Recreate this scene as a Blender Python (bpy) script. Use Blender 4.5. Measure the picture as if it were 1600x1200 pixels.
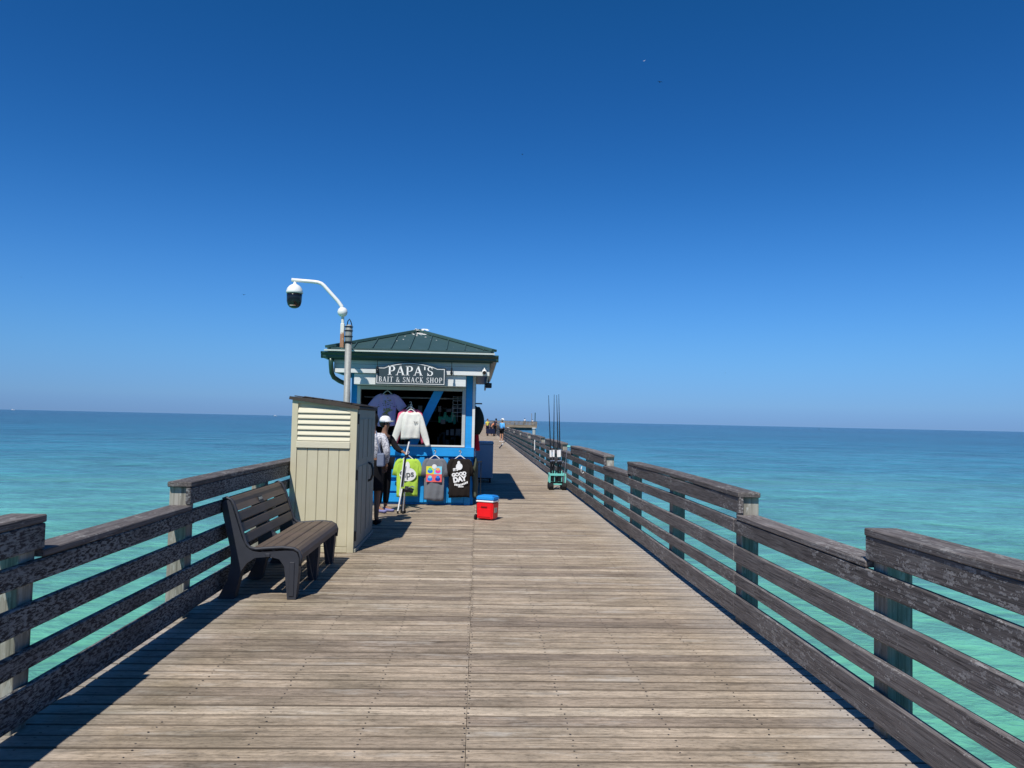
import bpy, bmesh, math, random
from mathutils import Vector, Matrix
random.seed(7)
S = bpy.context.scene
for o in list(bpy.data.objects): bpy.data.objects.remove(o)
C = S.collection

# ------------------------------------------------------------------ camera
cam = bpy.data.cameras.new('camera'); camo = bpy.data.objects.new('camera', cam); C.objects.link(camo)
R = Matrix(((0.998774, -0.023928, -0.043344), (-0.044417, -0.046327, -0.997938), (0.02187, 0.99864, -0.047333)))
camo.matrix_world = Matrix.Translation((0, 0, 1.62)) @ R.to_4x4()
cam.sensor_fit = 'HORIZONTAL'; cam.sensor_width = 36.0; cam.lens = 36.0 * 1202.0 / 1600.0
cam.clip_start = 0.05; cam.clip_end = 80000
S.camera = camo

# ------------------------------------------------------------------ light
SUN = Vector((-0.24, -0.72, 1.0)).normalized()
w = bpy.data.worlds.new('World'); S.world = w; w.use_nodes = True
nt = w.node_tree; nt.nodes.clear()
out = nt.nodes.new('ShaderNodeOutputWorld'); bg = nt.nodes.new('ShaderNodeBackground')
sky = nt.nodes.new('ShaderNodeTexSky'); sky.sky_type = 'NISHITA'; sky.sun_disc = False
sky.sun_elevation = math.asin(SUN.z); sky.sun_rotation = math.radians(198.4)
sky.altitude = 0; sky.air_density = 1.0; sky.dust_density = 0.0; sky.ozone_density = 2.0
# phone-camera rendition of the clear sky: one smooth grade by elevation, the same in every direction
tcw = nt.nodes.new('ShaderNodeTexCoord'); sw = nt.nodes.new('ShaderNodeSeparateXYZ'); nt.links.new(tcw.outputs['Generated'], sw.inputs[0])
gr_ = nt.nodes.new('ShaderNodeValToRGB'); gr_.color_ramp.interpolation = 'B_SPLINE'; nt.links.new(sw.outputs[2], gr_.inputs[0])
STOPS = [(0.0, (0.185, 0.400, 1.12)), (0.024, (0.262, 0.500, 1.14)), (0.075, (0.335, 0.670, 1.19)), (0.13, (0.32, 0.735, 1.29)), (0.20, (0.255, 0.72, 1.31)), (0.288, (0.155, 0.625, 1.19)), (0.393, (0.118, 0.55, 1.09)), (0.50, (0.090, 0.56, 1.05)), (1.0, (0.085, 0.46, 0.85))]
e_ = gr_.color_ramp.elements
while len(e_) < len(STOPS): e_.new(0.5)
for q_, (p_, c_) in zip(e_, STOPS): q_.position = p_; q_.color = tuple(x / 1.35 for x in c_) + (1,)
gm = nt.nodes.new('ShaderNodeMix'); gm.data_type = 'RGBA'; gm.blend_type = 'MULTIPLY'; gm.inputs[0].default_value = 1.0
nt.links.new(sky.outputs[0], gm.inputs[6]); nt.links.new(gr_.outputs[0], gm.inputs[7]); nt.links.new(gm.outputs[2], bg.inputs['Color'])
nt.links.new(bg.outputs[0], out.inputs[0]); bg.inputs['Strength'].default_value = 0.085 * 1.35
sl = bpy.data.lights.new('sun', 'SUN'); slo = bpy.data.objects.new('sun', sl); C.objects.link(slo)
sl.energy = 5.0; sl.angle = math.radians(0.53); sl.color = (1.0, 0.955, 0.89)
slo.rotation_euler = SUN.to_track_quat('Z', 'Y').to_euler(); slo.location = (-20, -60, 80)
S.view_settings.view_transform = 'Standard'; S.view_settings.look = 'None'
S.view_settings.exposure = 0.0; S.view_settings.gamma = 1.0; S.view_settings.use_curve_mapping = False
S.render.engine = 'CYCLES'

# ------------------------------------------------------------------ materials
MATS = {}
class NB:
    def __init__(s, name):
        s.m = bpy.data.materials.new(name); s.m.use_nodes = True; s.t = s.m.node_tree
        s.b = s.t.nodes['Principled BSDF']; MATS[name] = s.m
    def n(s, t, **k):
        x = s.t.nodes.new(t)
        for a, v in k.items():
            if a.startswith('i_'):
                key = a[2:]; key = int(key) if key.isdigit() else key.replace('_', ' ')
                if hasattr(v, 'is_linked') or isinstance(v, bpy.types.NodeSocket): s.t.links.new(v, x.inputs[key])
                else: x.inputs[key].default_value = v
            else: setattr(x, a, v)
        return x
    def l(s, a, b): s.t.links.new(a, b)
    def math(s, op, a, b=0.0, clamp=False):
        x = s.n('ShaderNodeMath', operation=op, use_clamp=clamp)
        for i, v in enumerate((a, b)):
            if isinstance(v, bpy.types.NodeSocket): s.l(v, x.inputs[i])
            else: x.inputs[i].default_value = v
        return x.outputs[0]
    def mix(s, f, a, b, mode='MIX'):
        x = s.n('ShaderNodeMix', data_type='RGBA', blend_type=mode)
        for i, v in ((0, f), (6, a), (7, b)):
            if isinstance(v, bpy.types.NodeSocket): s.l(v, x.inputs[i])
            elif i == 0: x.inputs[0].default_value = v
            else: x.inputs[i].default_value = (*v, 1) if len(v) == 3 else v
        return x.outputs[2]
    def ramp(s, f, stops):
        x = s.n('ShaderNodeValToRGB'); s.l(f, x.inputs[0]); e = x.color_ramp.elements
        while len(e) < len(stops): e.new(0.5)
        for q, (p, c) in zip(e, stops):
            q.position = p; q.color = (*c, 1) if not isinstance(c, (int, float)) else (c, c, c, 1)
        return x.outputs[0]
    def coord(s, scale=(1, 1, 1), kind='pos', rnd=False):
        if kind == 'pos': v = s.n('ShaderNodeNewGeometry').outputs['Position']
        else: v = s.n('ShaderNodeTexCoord').outputs['Object']
        if rnd:
            r = s.rand()
            ad = s.n('ShaderNodeVectorMath', operation='ADD'); s.l(v, ad.inputs[0])
            cm = s.n('ShaderNodeCombineXYZ'); m = s.math('MULTIPLY', r, 37.0)
            s.l(m, cm.inputs[0]); s.l(m, cm.inputs[1]); s.l(m, cm.inputs[2]); s.l(cm.outputs[0], ad.inputs[1]); v = ad.outputs[0]
        x = s.n('ShaderNodeVectorMath', operation='MULTIPLY'); s.l(v, x.inputs[0]); x.inputs[1].default_value = scale
        return x.outputs[0]
    def rand(s):
        a = s.n('ShaderNodeObjectInfo').outputs['Random']; b = s.n('ShaderNodeNewGeometry').outputs['Random Per Island']
        return s.math('FRACT', s.math('ADD', a, b))
    def noise(s, v, scale=1, detail=3, rough=0.55, dist=0.0):
        x = s.n('ShaderNodeTexNoise'); s.l(v, x.inputs['Vector']); x.inputs['Scale'].default_value = scale
        x.inputs['Detail'].default_value = detail; x.inputs['Roughness'].default_value = rough; x.inputs['Distortion'].default_value = dist
        return x.outputs['Fac']
    def set(s, color=None, rough=0.8, spec=0.3, metal=0.0, bump=None, bstr=0.3, bdist=0.01):
        if color is not None:
            if isinstance(color, bpy.types.NodeSocket): s.l(color, s.b.inputs['Base Color'])
            else: s.b.inputs['Base Color'].default_value = (*color, 1)
        if isinstance(rough, bpy.types.NodeSocket): s.l(rough, s.b.inputs['Roughness'])
        else: s.b.inputs['Roughness'].default_value = rough
        s.b.inputs['Specular IOR Level'].default_value = spec; s.b.inputs['Metallic'].default_value = metal
        if bump is not None:
            x = s.n('ShaderNodeBump'); s.l(bump, x.inputs['Height']); x.inputs['Strength'].default_value = bstr; x.inputs['Distance'].default_value = bdist
            s.l(x.outputs[0], s.b.inputs['Normal'])
        return s.m

def plain(name, col, rough=0.6, spec=0.4, var=0.12, scale=6.0, metal=0.0, bstr=0.15):
    k = NB(name); v = k.coord(kind='obj'); n = k.noise(v, scale, 5, 0.6)
    c = k.mix(k.math('MULTIPLY', n, 1.0), tuple(x * (1 - var) for x in col), tuple(min(1, x * (1 + var)) for x in col))
    return k.set(c, rough, spec, metal, k.noise(v, scale * 6, 3), bstr, 0.004)

# deck wood: weathered grey-tan planks, each with its own tone, grain along X
k = NB('deck_wood'); r = k.rand()
g1 = k.noise(k.coord((1.1, 34, 10), rnd=True), 1.0, 5, 0.62, 0.5)
g2 = k.noise(k.coord((3.0, 150, 30), rnd=True), 1.0, 3, 0.6, 0.2)
blot = k.noise(k.coord((1.3, 3.2, 1)), 1.2, 4, 0.6)
fine = k.noise(k.coord((26, 60, 30)), 1.0, 4, 0.7)
tone = k.ramp(r, [(0.0, (0.29, 0.232, 0.178)), (0.10, (0.335, 0.268, 0.204)), (0.25, (0.39, 0.313, 0.235)), (0.5, (0.435, 0.350, 0.256)), (0.8, (0.475, 0.384, 0.283)), (1.0, (0.56, 0.465, 0.35))])
gr = k.ramp(g1, [(0.25, 0.54), (0.42, 0.87), (0.55, 1.0), (0.75, 1.22)])
c = k.mix(1.0, tone, gr, 'MULTIPLY')
c = k.mix(1.0, c, k.ramp(g2, [(0.3, 0.72), (0.5, 1.0), (0.72, 1.13)]), 'MULTIPLY')
c = k.mix(1.0, c, k.ramp(fine, [(0.32, 0.62), (0.46, 0.96), (0.7, 1.14)]), 'MULTIPLY')
c = k.mix(k.ramp(blot, [(0.40, 0.0), (0.66, 0.62)]), c, k.mix(1.0, c, (0.56, 0.57, 0.56), 'MULTIPLY'))
fl = k.noise(k.coord((5.5, 16, 1), rnd=True), 1.0, 5, 0.72, 0.8)
c = k.mix(1.0, c, k.ramp(fl, [(0.30, 0.60), (0.44, 0.92), (0.56, 1.05), (0.70, 1.28)]), 'MULTIPLY')
crk = k.noise(k.coord((1.4, 75, 1), rnd=True), 1.0, 2, 0.5, 0.4)
c = k.mix(k.ramp(crk, [(0.475, 0.0), (0.497, 0.75), (0.503, 0.75), (0.525, 0.0)]), c, k.mix(1.0, c, (0.42, 0.38, 0.33), 'MULTIPLY'))
vk = k.n('ShaderNodeTexVoronoi'); k.l(k.coord((2.2, 6.0, 1)), vk.inputs['Vector']); vk.inputs['Scale'].default_value = 1.0
vs_ = k.n('ShaderNodeSeparateXYZ'); k.l(vk.outputs['Color'], vs_.inputs[0])
kn = k.math('MULTIPLY', k.math('GREATER_THAN', k.math('MULTIPLY', k.math('SUBTRACT', vs_.outputs[0], 0.78), 0.5), k.math('ADD', vk.outputs['Distance'], k.math('MULTIPLY', k.math('SUBTRACT', fine, 0.5), 0.10))), 0.7)
c = k.mix(kn, c, (0.10, 0.075, 0.055))
pale = k.noise(k.coord((1.6, 7, 1), rnd=True), 1.0, 5, 0.7)
c = k.mix(k.ramp(pale, [(0.56, 0.0), (0.72, 0.55)]), c, (0.58, 0.54, 0.47))
stain = k.noise(k.coord((2.6, 9, 1)), 1.0, 3, 0.5)
c = k.mix(k.ramp(stain, [(0.70, 0.0), (0.76, 0.75)]), c, (0.06, 0.045, 0.035))
# traffic wear: greyer, bleached boards toward both rails
px = k.n('ShaderNodeSeparateXYZ'); k.l(k.n('ShaderNodeNewGeometry').outputs['Position'], px.inputs[0])
edge = k.math('ABSOLUTE', k.math('ADD', px.outputs[0], 0.05))
ed = k.math('MULTIPLY', k.ramp(k.math('DIVIDE', edge, 2.4), [(0.72, 0.0), (0.93, 0.55)]), k.ramp(fine, [(0.3, 0.5), (0.6, 1.0)]))
c = k.mix(ed, c, (0.42, 0.40, 0.38))
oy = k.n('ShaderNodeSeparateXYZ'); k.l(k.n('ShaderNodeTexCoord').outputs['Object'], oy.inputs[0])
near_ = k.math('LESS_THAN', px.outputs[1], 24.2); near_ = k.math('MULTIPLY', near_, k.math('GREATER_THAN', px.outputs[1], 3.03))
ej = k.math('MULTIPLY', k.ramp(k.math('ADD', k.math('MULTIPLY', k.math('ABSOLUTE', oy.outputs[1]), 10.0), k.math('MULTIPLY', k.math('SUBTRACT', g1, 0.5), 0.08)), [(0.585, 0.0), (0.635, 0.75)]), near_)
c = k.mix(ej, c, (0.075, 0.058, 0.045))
olive = k.noise(k.coord((0.8, 1.1, 1)), 1.3, 5, 0.65)
side_ = k.ramp(k.math('DIVIDE', k.math('MULTIPLY', px.outputs[0], -1.0), 2.4), [(0.05, 0.0), (0.75, 1.0)])
c = k.mix(k.math('MULTIPLY', side_, k.ramp(olive, [(0.42, 0.0), (0.60, 0.65)])), c, k.mix(1.0, c, (0.60, 0.61, 0.55), 'MULTIPLY'))
k.set(c, 0.82, 0.25, 0, k.math('ADD', k.math('MULTIPLY', g1, 0.8), k.math('MULTIPLY', g2, 0.6)), 0.5, 0.006)

# rail wood: dark stained, silvered, lichen flecks, grain along Y
def railwood(name, base, fleck, amt, lich=(0.30, 0.30, 0.29)):
    k = NB(name); r = k.rand()
    g = k.noise(k.coord((14, 1.6, 30), rnd=True), 1.0, 6, 0.65, 1.2)
    g2 = k.noise(k.coord((60, 5, 130), rnd=True), 1.0, 3, 0.6, 0.3)
    c = k.mix(g, tuple(x * 0.45 for x in base), tuple(x * 1.7 for x in base))
    c = k.mix(1.0, c, k.ramp(g2, [(0.3, 0.62), (0.5, 1.0), (0.7, 1.35)]), 'MULTIPLY')
    c = k.mix(1.0, c, k.ramp(r, [(0, 0.72), (0.5, 1.0), (1, 1.28)]), 'MULTIPLY')
    big = k.noise(k.coord((1, 0.9, 2)), 1.6, 3, 0.6)
    if name == 'rail_wood_lichen':
        vz = k.noise(k.coord((20, 9, 34)), fleck, 6, 0.72, 0.0)
        m = k.math('MULTIPLY', k.ramp(vz, [(amt, 0.0), (amt + 0.05, 1.0)]), k.ramp(big, [(0.30, 0.35), (0.55, 1.0)]))
    else:
        wob = k.n('ShaderNodeVectorMath', operation='ADD'); k.l(k.coord((26, 9, 36)), wob.inputs[0]); wn = k.n('ShaderNodeTexNoise'); k.l(k.coord((40, 40, 40)), wn.inputs['Vector']); wn.inputs['Scale'].default_value = 1.4
        k.l(wn.outputs['Color'], wob.inputs[1])
        vo = k.n('ShaderNodeTexVoronoi'); k.l(wob.outputs[0], vo.inputs['Vector']); vo.inputs['Scale'].default_value = fleck
        cs = k.n('ShaderNodeSeparateXYZ'); k.l(vo.outputs['Color'], cs.inputs[0])
        thr = k.math('MULTIPLY', k.math('SUBTRACT', cs.outputs[0], amt), 0.9)
        thr = k.math('MULTIPLY', thr, k.ramp(big, [(0.40, 0.15), (0.62, 1.2)]))
        m = k.math('MULTIPLY', k.math('GREATER_THAN', thr, vo.outputs['Distance']), k.math('ADD', 0.45, k.math('MULTIPLY', cs.outputs[1], 0.55)))
    lc = k.mix(k.noise(k.coord((9, 9, 9)), 8, 3), tuple(x * 0.6 for x in lich), lich)
    sv = k.noise(k.coord((10, 2.2, 22), rnd=True), 1.0, 5, 0.7, 0.4)
    c = k.mix(k.ramp(sv, [(0.50, 0.0), (0.68, 0.40)]), c, (0.27, 0.265, 0.26))
    ck = k.noise(k.coord((50, 0.9, 60), rnd=True), 1.0, 2, 0.5, 0.4)
    c = k.mix(k.ramp(ck, [(0.47, 0.0), (0.497, 0.7), (0.503, 0.7), (0.53, 0.0)]), c, (0.018, 0.016, 0.016))
    c = k.mix(k.math('MULTIPLY', m, 0.72), c, lc)
    return k.set(c, 0.85, 0.25, 0, k.math('ADD', k.math('ADD', g, k.math('MULTIPLY', g2, 0.5)), k.math('MULTIPLY', m, 0.3)), 0.55, 0.006)
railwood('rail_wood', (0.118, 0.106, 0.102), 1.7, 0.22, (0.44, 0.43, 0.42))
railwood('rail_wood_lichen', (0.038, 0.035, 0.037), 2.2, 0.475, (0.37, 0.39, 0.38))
railwood('cap_wood', (0.125, 0.110, 0.104), 1.7, 0.25, (0.40, 0.39, 0.37))
k = NB('post_wood')
g = k.noise(k.coord((38, 30, 1.4), rnd=True), 1.0, 5, 0.65, 0.6)
c = k.ramp(g, [(0.3, (0.12, 0.115, 0.095)), (0.5, (0.30, 0.285, 0.24)), (0.7, (0.43, 0.41, 0.36))])
sp = k.noise(k.coord((30, 30, 9)), 1.0, 3, 0.6)
c = k.mix(k.ramp(sp, [(0.57, 0.0), (0.62, 0.65)]), c, (0.46, 0.47, 0.43))
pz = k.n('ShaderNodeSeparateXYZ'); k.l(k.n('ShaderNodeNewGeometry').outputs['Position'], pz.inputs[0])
# posts below the cap are tinted green-black: painted shade that ends near the top
post_shade = k.ramp(k.math('ADD', pz.outputs[2], k.math('MULTIPLY', k.math('SUBTRACT', sp, 0.5), 0.2)), [(0.70, 0.35), (0.86, 0.0)])
c = k.mix(post_shade, c, (0.075, 0.085, 0.062))
k.set(c, 0.85, 0.2, 0, g, 0.6, 0.006)
k = NB('far_wood'); c = k.ramp(k.noise(k.coord((0.4, 0.4, 3)), 1.0, 4, 0.6), [(0.3, (0.15, 0.11, 0.075)), (0.6, (0.30, 0.235, 0.165))]); k.set(c, 0.85, 0.2)

# sea
k = NB('sea_water')
geo = k.n('ShaderNodeNewGeometry').outputs['Position']
sx = k.n('ShaderNodeSeparateXYZ'); k.l(geo, sx.inputs[0])
dist = k.n('ShaderNodeVectorMath', operation='LENGTH'); k.l(geo, dist.inputs[0]); d = dist.outputs['Value']
bands = k.noise(k.coord((0.006, 0.022, 0)), 1.0, 3, 0.5, 0.4)
ld = k.math('LOGARITHM', k.math('MAXIMUM', d, 1.0), 10.0)
ldn = k.math('ADD', k.math('DIVIDE', ld, 4.0), k.math('MULTIPLY', k.math('SUBTRACT', bands, 0.5), 0.10))
deep = k.ramp(ldn, [(0.30, (0.115, 0.390, 0.262)), (0.38, (0.118, 0.385, 0.280)), (0.46, (0.098, 0.325, 0.305)), (0.54, (0.036, 0.190, 0.250)), (0.64, (0.006, 0.095, 0.150)), (0.80, (0.001, 0.038, 0.075)), (1.0, (0.001, 0.03, 0.06))])
sand = k.noise(k.coord((0.012, 0.05, 0)), 1.0, 4, 0.55, 0.5)
deep = k.mix(k.math('MULTIPLY', k.ramp(sand, [(0.45, 0.0), (0.7, 0.5)]), k.ramp(ldn, [(0.40, 0.6), (0.58, 0.0)])), deep, (0.13, 0.40, 0.27))
# chop: noise fields; ripple light and dark painted into the colour at every distance
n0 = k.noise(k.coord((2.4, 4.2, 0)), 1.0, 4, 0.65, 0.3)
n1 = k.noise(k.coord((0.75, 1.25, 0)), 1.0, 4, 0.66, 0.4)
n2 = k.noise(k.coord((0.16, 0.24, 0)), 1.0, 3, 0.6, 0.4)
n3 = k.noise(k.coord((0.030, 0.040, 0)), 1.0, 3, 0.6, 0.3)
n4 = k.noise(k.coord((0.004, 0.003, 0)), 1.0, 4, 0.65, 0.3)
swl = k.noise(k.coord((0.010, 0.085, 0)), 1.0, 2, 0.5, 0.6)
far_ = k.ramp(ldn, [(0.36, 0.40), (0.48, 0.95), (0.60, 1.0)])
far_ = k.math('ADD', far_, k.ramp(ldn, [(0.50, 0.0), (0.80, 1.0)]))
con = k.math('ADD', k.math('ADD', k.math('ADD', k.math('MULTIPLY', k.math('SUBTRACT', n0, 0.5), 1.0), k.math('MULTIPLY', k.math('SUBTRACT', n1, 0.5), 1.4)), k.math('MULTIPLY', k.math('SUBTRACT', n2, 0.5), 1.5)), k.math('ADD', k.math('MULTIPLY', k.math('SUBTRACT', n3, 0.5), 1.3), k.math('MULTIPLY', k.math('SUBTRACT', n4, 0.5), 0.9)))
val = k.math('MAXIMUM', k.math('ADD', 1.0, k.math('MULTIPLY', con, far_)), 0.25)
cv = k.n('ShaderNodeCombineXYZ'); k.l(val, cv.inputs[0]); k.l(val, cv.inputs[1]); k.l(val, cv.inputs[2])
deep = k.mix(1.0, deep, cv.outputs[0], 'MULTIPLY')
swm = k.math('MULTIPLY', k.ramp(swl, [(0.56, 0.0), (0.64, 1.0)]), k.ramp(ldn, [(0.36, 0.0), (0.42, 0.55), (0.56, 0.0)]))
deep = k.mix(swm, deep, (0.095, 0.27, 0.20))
h = k.math('ADD', k.math('ADD', k.math('MULTIPLY', n0, 0.07), k.math('MULTIPLY', n1, 0.26)), k.math('ADD', k.math('MULTIPLY', n2, 1.2), k.math('MULTIPLY', n3, 4.0)))
k.set(deep, 0.14, 0.09, 0, h, 1.0, 0.8)
k.b.inputs['IOR'].default_value = 1.333

# kiosk and props
def boards(name, col, axis_scale, var=0.25, rough=0.6):
    k = NB(name); g = k.noise(k.coord(axis_scale, kind='obj', rnd=True), 1.0, 4, 0.6, 0.4); n = k.noise(k.coord(kind='obj'), 2.3, 4, 0.6)
    c = k.mix(g, tuple(x * (1 - var) for x in col), tuple(min(1, x * (1 + var)) for x in col))
    dirt = k.ramp(n, [(0.5, 0.0), (0.8, 0.45)]); c = k.mix(dirt, c, tuple(x * 0.6 for x in col))
    return k.set(c, rough, 0.35, 0, g, 0.3, 0.004)
boards('blue_paint', (0.012, 0.29, 0.68), (2, 20, 24), 0.14)
boards('white_paint', (0.66, 0.68, 0.66), (2, 20, 30), 0.12)
boards('band_paint', (0.50, 0.55, 0.53), (1.5, 20, 26), 0.2)
boards('grey_trim', (0.42, 0.46, 0.46), (2, 20, 24), 0.12)
plain('gutter_green', (0.022, 0.060, 0.045), 0.35, 0.5, 0.2, 4)
plain('drip_edge', (0.50, 0.55, 0.50), 0.5, 0.4, 0.25, 7)
k = NB('roof_green'); v = k.coord(kind='obj'); n = k.noise(v, 3.5, 5, 0.6); n2 = k.noise(v, 17, 4, 0.6)
c = k.mix(n, (0.026, 0.062, 0.062), (0.045, 0.088, 0.094)); c = k.mix(k.ramp(n2, [(0.70, 0), (0.73, 0.7)]), c, (0.45, 0.47, 0.45)); k.set(c, 0.5, 0.35, 0, n2, 0.1, 0.01)
k = NB('ridge_cap'); v = k.coord(kind='obj'); n = k.noise(v, 9, 5, 0.6); p = k.n('ShaderNodeSeparateXYZ'); k.l(v, p.inputs[0])
k.set(k.mix(n, (0.035, 0.085, 0.075), (0.06, 0.12, 0.11)), 0.5, 0.4)
plain('bird_lime', (0.75, 0.75, 0.72), 0.9, 0.1, 0.15, 30)
plain('black_void', (0.006, 0.006, 0.007), 0.9, 0.1)
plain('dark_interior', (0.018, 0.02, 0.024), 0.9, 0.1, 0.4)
plain('interior_goods', (0.13, 0.14, 0.15), 0.8, 0.2, 0.6, 9)
plain('sign_face', (0.030, 0.050, 0.060), 0.5, 0.4, 0.15)
plain('sign_white', (0.82, 0.82, 0.80), 0.5, 0.3, 0.04)
plain('black_plastic', (0.012, 0.012, 0.013), 0.4, 0.5)
plain('bench_frame', (0.030, 0.033, 0.042), 0.55, 0.4, 0.25, 12)
k = NB('bench_slat'); g = k.noise(k.coord((30, 1.3, 30), kind='obj', rnd=True), 1.0, 5, 0.6, 0.5)
n = k.noise(k.coord(kind='obj'), 3.0, 4, 0.6)
c = k.mix(g, (0.060, 0.044, 0.032), (0.155, 0.118, 0.088)); c = k.mix(k.ramp(n, [(0.45, 0), (0.7, 0.5)]), c, (0.16, 0.11, 0.09)); k.set(c, 0.6, 0.35, 0, g, 0.35, 0.004)
k = NB('shed_resin'); g = k.noise(k.coord((40, 40, 2.5), kind='obj'), 1.0, 4, 0.65, 0.4); n = k.noise(k.coord(kind='obj'), 2.0, 5, 0.65)
zz = k.n('ShaderNodeSeparateXYZ'); k.l(k.coord(kind='obj'), zz.inputs[0])
c = k.mix(g, (0.51, 0.472, 0.325), (0.585, 0.545, 0.38)); c = k.mix(k.ramp(n, [(0.45, 0), (0.75, 0.35)]), c, (0.42, 0.37, 0.24))
grime = k.math('MULTIPLY', k.ramp(zz.outputs[2], [(0.0, 0.55), (0.22, 0.0)]), k.ramp(n, [(0.3, 0.2), (0.6, 1.0)]))
c = k.mix(grime, c, (0.24, 0.21, 0.15)); k.set(c, 0.6, 0.3, 0, g, 0.25, 0.003)
k = NB('louver_resin'); g = k.noise(k.coord((3, 40, 60), kind='obj'), 1.0, 4, 0.7); c = k.mix(g, (0.56, 0.525, 0.375), (0.66, 0.62, 0.46)); k.set(c, 0.55, 0.35, 0, k.noise(k.coord((30, 40, 70), kind='obj'), 1.0, 3), 0.5, 0.004)
plain('shed_roof', (0.055, 0.045, 0.036), 0.7, 0.3, 0.4, 14, 0, 0.5)
plain('door_resin', (0.27, 0.28, 0.235), 0.6, 0.3, 0.1, 6)
plain('galvanised', (0.30, 0.31, 0.29), 0.6, 0.4, 0.4, 30, 0.25)
plain('white_metal', (0.78, 0.78, 0.75), 0.35, 0.5, 0.05)
k = NB('rusty_white'); v = k.coord(kind='obj'); n = k.noise(v, 9, 5, 0.7); p = k.n('ShaderNodeSeparateXYZ'); k.l(v, p.inputs[0])
k.set(k.mix(k.ramp(k.math('SUBTRACT', n, k.math('MULTIPLY', p.outputs[2], 0.9)), [(0.38, 0), (0.52, 0.9)]), (0.70, 0.69, 0.62), (0.30, 0.12, 0.04)), 0.6, 0.3)
k = NB('dome_glass'); k.set((0.008, 0.008, 0.009), 0.08, 0.6)
plain('cooler_red', (0.80, 0.008, 0.014), 0.35, 0.5, 0.05)
plain('cooler_blue', (0.02, 0.28, 0.72), 0.4, 0.5, 0.06)
plain('cooler_dark_red', (0.20, 0.004, 0.006), 0.5, 0.4)
plain('sticker', (0.38, 0.40, 0.34), 0.5, 0.3, 0.3, 60)
plain('teal_plastic', (0.17, 0.56, 0.50), 0.4, 0.5, 0.08)
plain('tyre', (0.010, 0.010, 0.011), 0.75, 0.3, 0.3, 30)
plain('freezer_shell', (0.30, 0.37, 0.42), 0.45, 0.4, 0.06)
plain('silver', (0.6, 0.6, 0.62), 0.25, 0.5, 0.05, 6, 0.8)
plain('rod_black', (0.012, 0.012, 0.014), 0.35, 0.5)
plain('concrete', (0.42, 0.42, 0.38), 0.9, 0.2, 0.2, 3)
plain('nail_steel', (0.30, 0.28, 0.26), 0.4, 0.5, 0.2, 6, 0.5)
plain('nail_hole', (0.055, 0.045, 0.038), 0.9, 0.2)
def cloth(name, col, var=0.12):
    k = NB(name); v = k.coord(kind='obj'); n = k.noise(v, 5, 4, 0.55, 0.6); f = k.noise(v, 90, 2)
    c = k.mix(n, tuple(x * (1 - var) for x in col), tuple(min(1, x * (1 + var)) for x in col))
    return k.set(c, 0.9, 0.1, 0, k.math('ADD', n, k.math('MULTIPLY', f, 0.1)), 0.5, 0.02)
for nm, col in dict(lavender=(0.50, 0.38, 0.66), cream=(0.70, 0.69, 0.62), pink=(0.80, 0.14, 0.24), lime=(0.40, 0.60, 0.075), grey=(0.155, 0.165, 0.18),
        black=(0.020, 0.016, 0.014), yellow=(0.75, 0.66, 0.12), orange=(0.75, 0.22, 0.10), skyblue=(0.12, 0.42, 0.80), white=(0.75, 0.75, 0.74),
        navy=(0.012, 0.018, 0.045), dark=(0.010, 0.010, 0.012), mauve=(0.22, 0.22, 0.42), red=(0.55, 0.015, 0.03), olive=(0.09, 0.10, 0.07),
        bluegrey=(0.16, 0.19, 0.27), teal=(0.10, 0.55, 0.42)).items(): cloth('cloth_' + nm, col)
k = NB('cloth_pattern'); v = k.coord((30, 30, 40), kind='obj'); n = k.noise(v, 1.3, 4, 0.7); k.set(k.ramp(n, [(0.40, (0.20, 0.20, 0.24)), (0.5, (0.50, 0.50, 0.54)), (0.62, (0.72, 0.72, 0.74))]), 0.9, 0.1)
k = NB('net_weave'); v = k.coord((60, 60, 60), kind='obj'); k.set(k.mix(k.noise(v, 1, 2), (0.008, 0.010, 0.008), (0.05, 0.055, 0.045)), 0.9, 0.1)
plain('skin', (0.26, 0.135, 0.085), 0.6, 0.3, 0.1)
plain('skin_tan', (0.48, 0.25, 0.15), 0.6, 0.3, 0.1)
plain('hair', (0.012, 0.009, 0.007), 0.6, 0.3)
for nm, col in dict(p_yellow=(0.75, 0.70, 0.05), p_cyan=(0.22, 0.62, 0.78), p_coral=(0.78, 0.14, 0.13), p_purple=(0.22, 0.10, 0.42), p_blue=(0.03, 0.20, 0.68), p_green=(0.10, 0.62, 0.30),
        p_pink=(0.80, 0.08, 0.32), p_navy=(0.02, 0.04, 0.30), p_orange=(0.85, 0.42, 0.12), p_darkgrey=(0.12, 0.13, 0.13), p_gold=(0.32, 0.26, 0.10)).items(): plain(nm, col, 0.8, 0.1, 0.05)
plain('moon_rock', (0.42, 0.45, 0.5), 1.0, 0.0)
plain('boat_white', (0.85, 0.85, 0.85), 0.4, 0.4)

# ------------------------------------------------------------------ helpers
def link(o, parent=None):
    C.objects.link(o)
    if parent: o.parent = parent
    return o
def obj(name, bm, mat, parent=None, loc=None, rot=None, smooth=False):
    me = bpy.data.meshes.new(name)
    if isinstance(bm, bmesh.types.BMesh):
        bmesh.ops.recalc_face_normals(bm, faces=bm.faces); bm.to_mesh(me); bm.free()
    else: me = bm; me.name = name
    if isinstance(mat, (list, tuple)):
        for m in mat: me.materials.append(MATS[m])
    else: me.materials.clear(); me.materials.append(MATS[mat])
    if smooth:
        for p in me.polygons: p.use_smooth = True
    o = bpy.data.objects.new(name, me)
    if loc is not None: o.location = loc
    if rot is not None: o.rotation_euler = rot
    return link(o, parent)
def thing(name, label, cat, loc=(0, 0, 0), rz=0.0, group=None):
    o = bpy.data.objects.new(name, None); C.objects.link(o); o.location = loc; o.rotation_euler = (0, 0, rz)
    o.empty_display_size = 0.1
    return tag(o, label, cat, group)
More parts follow.
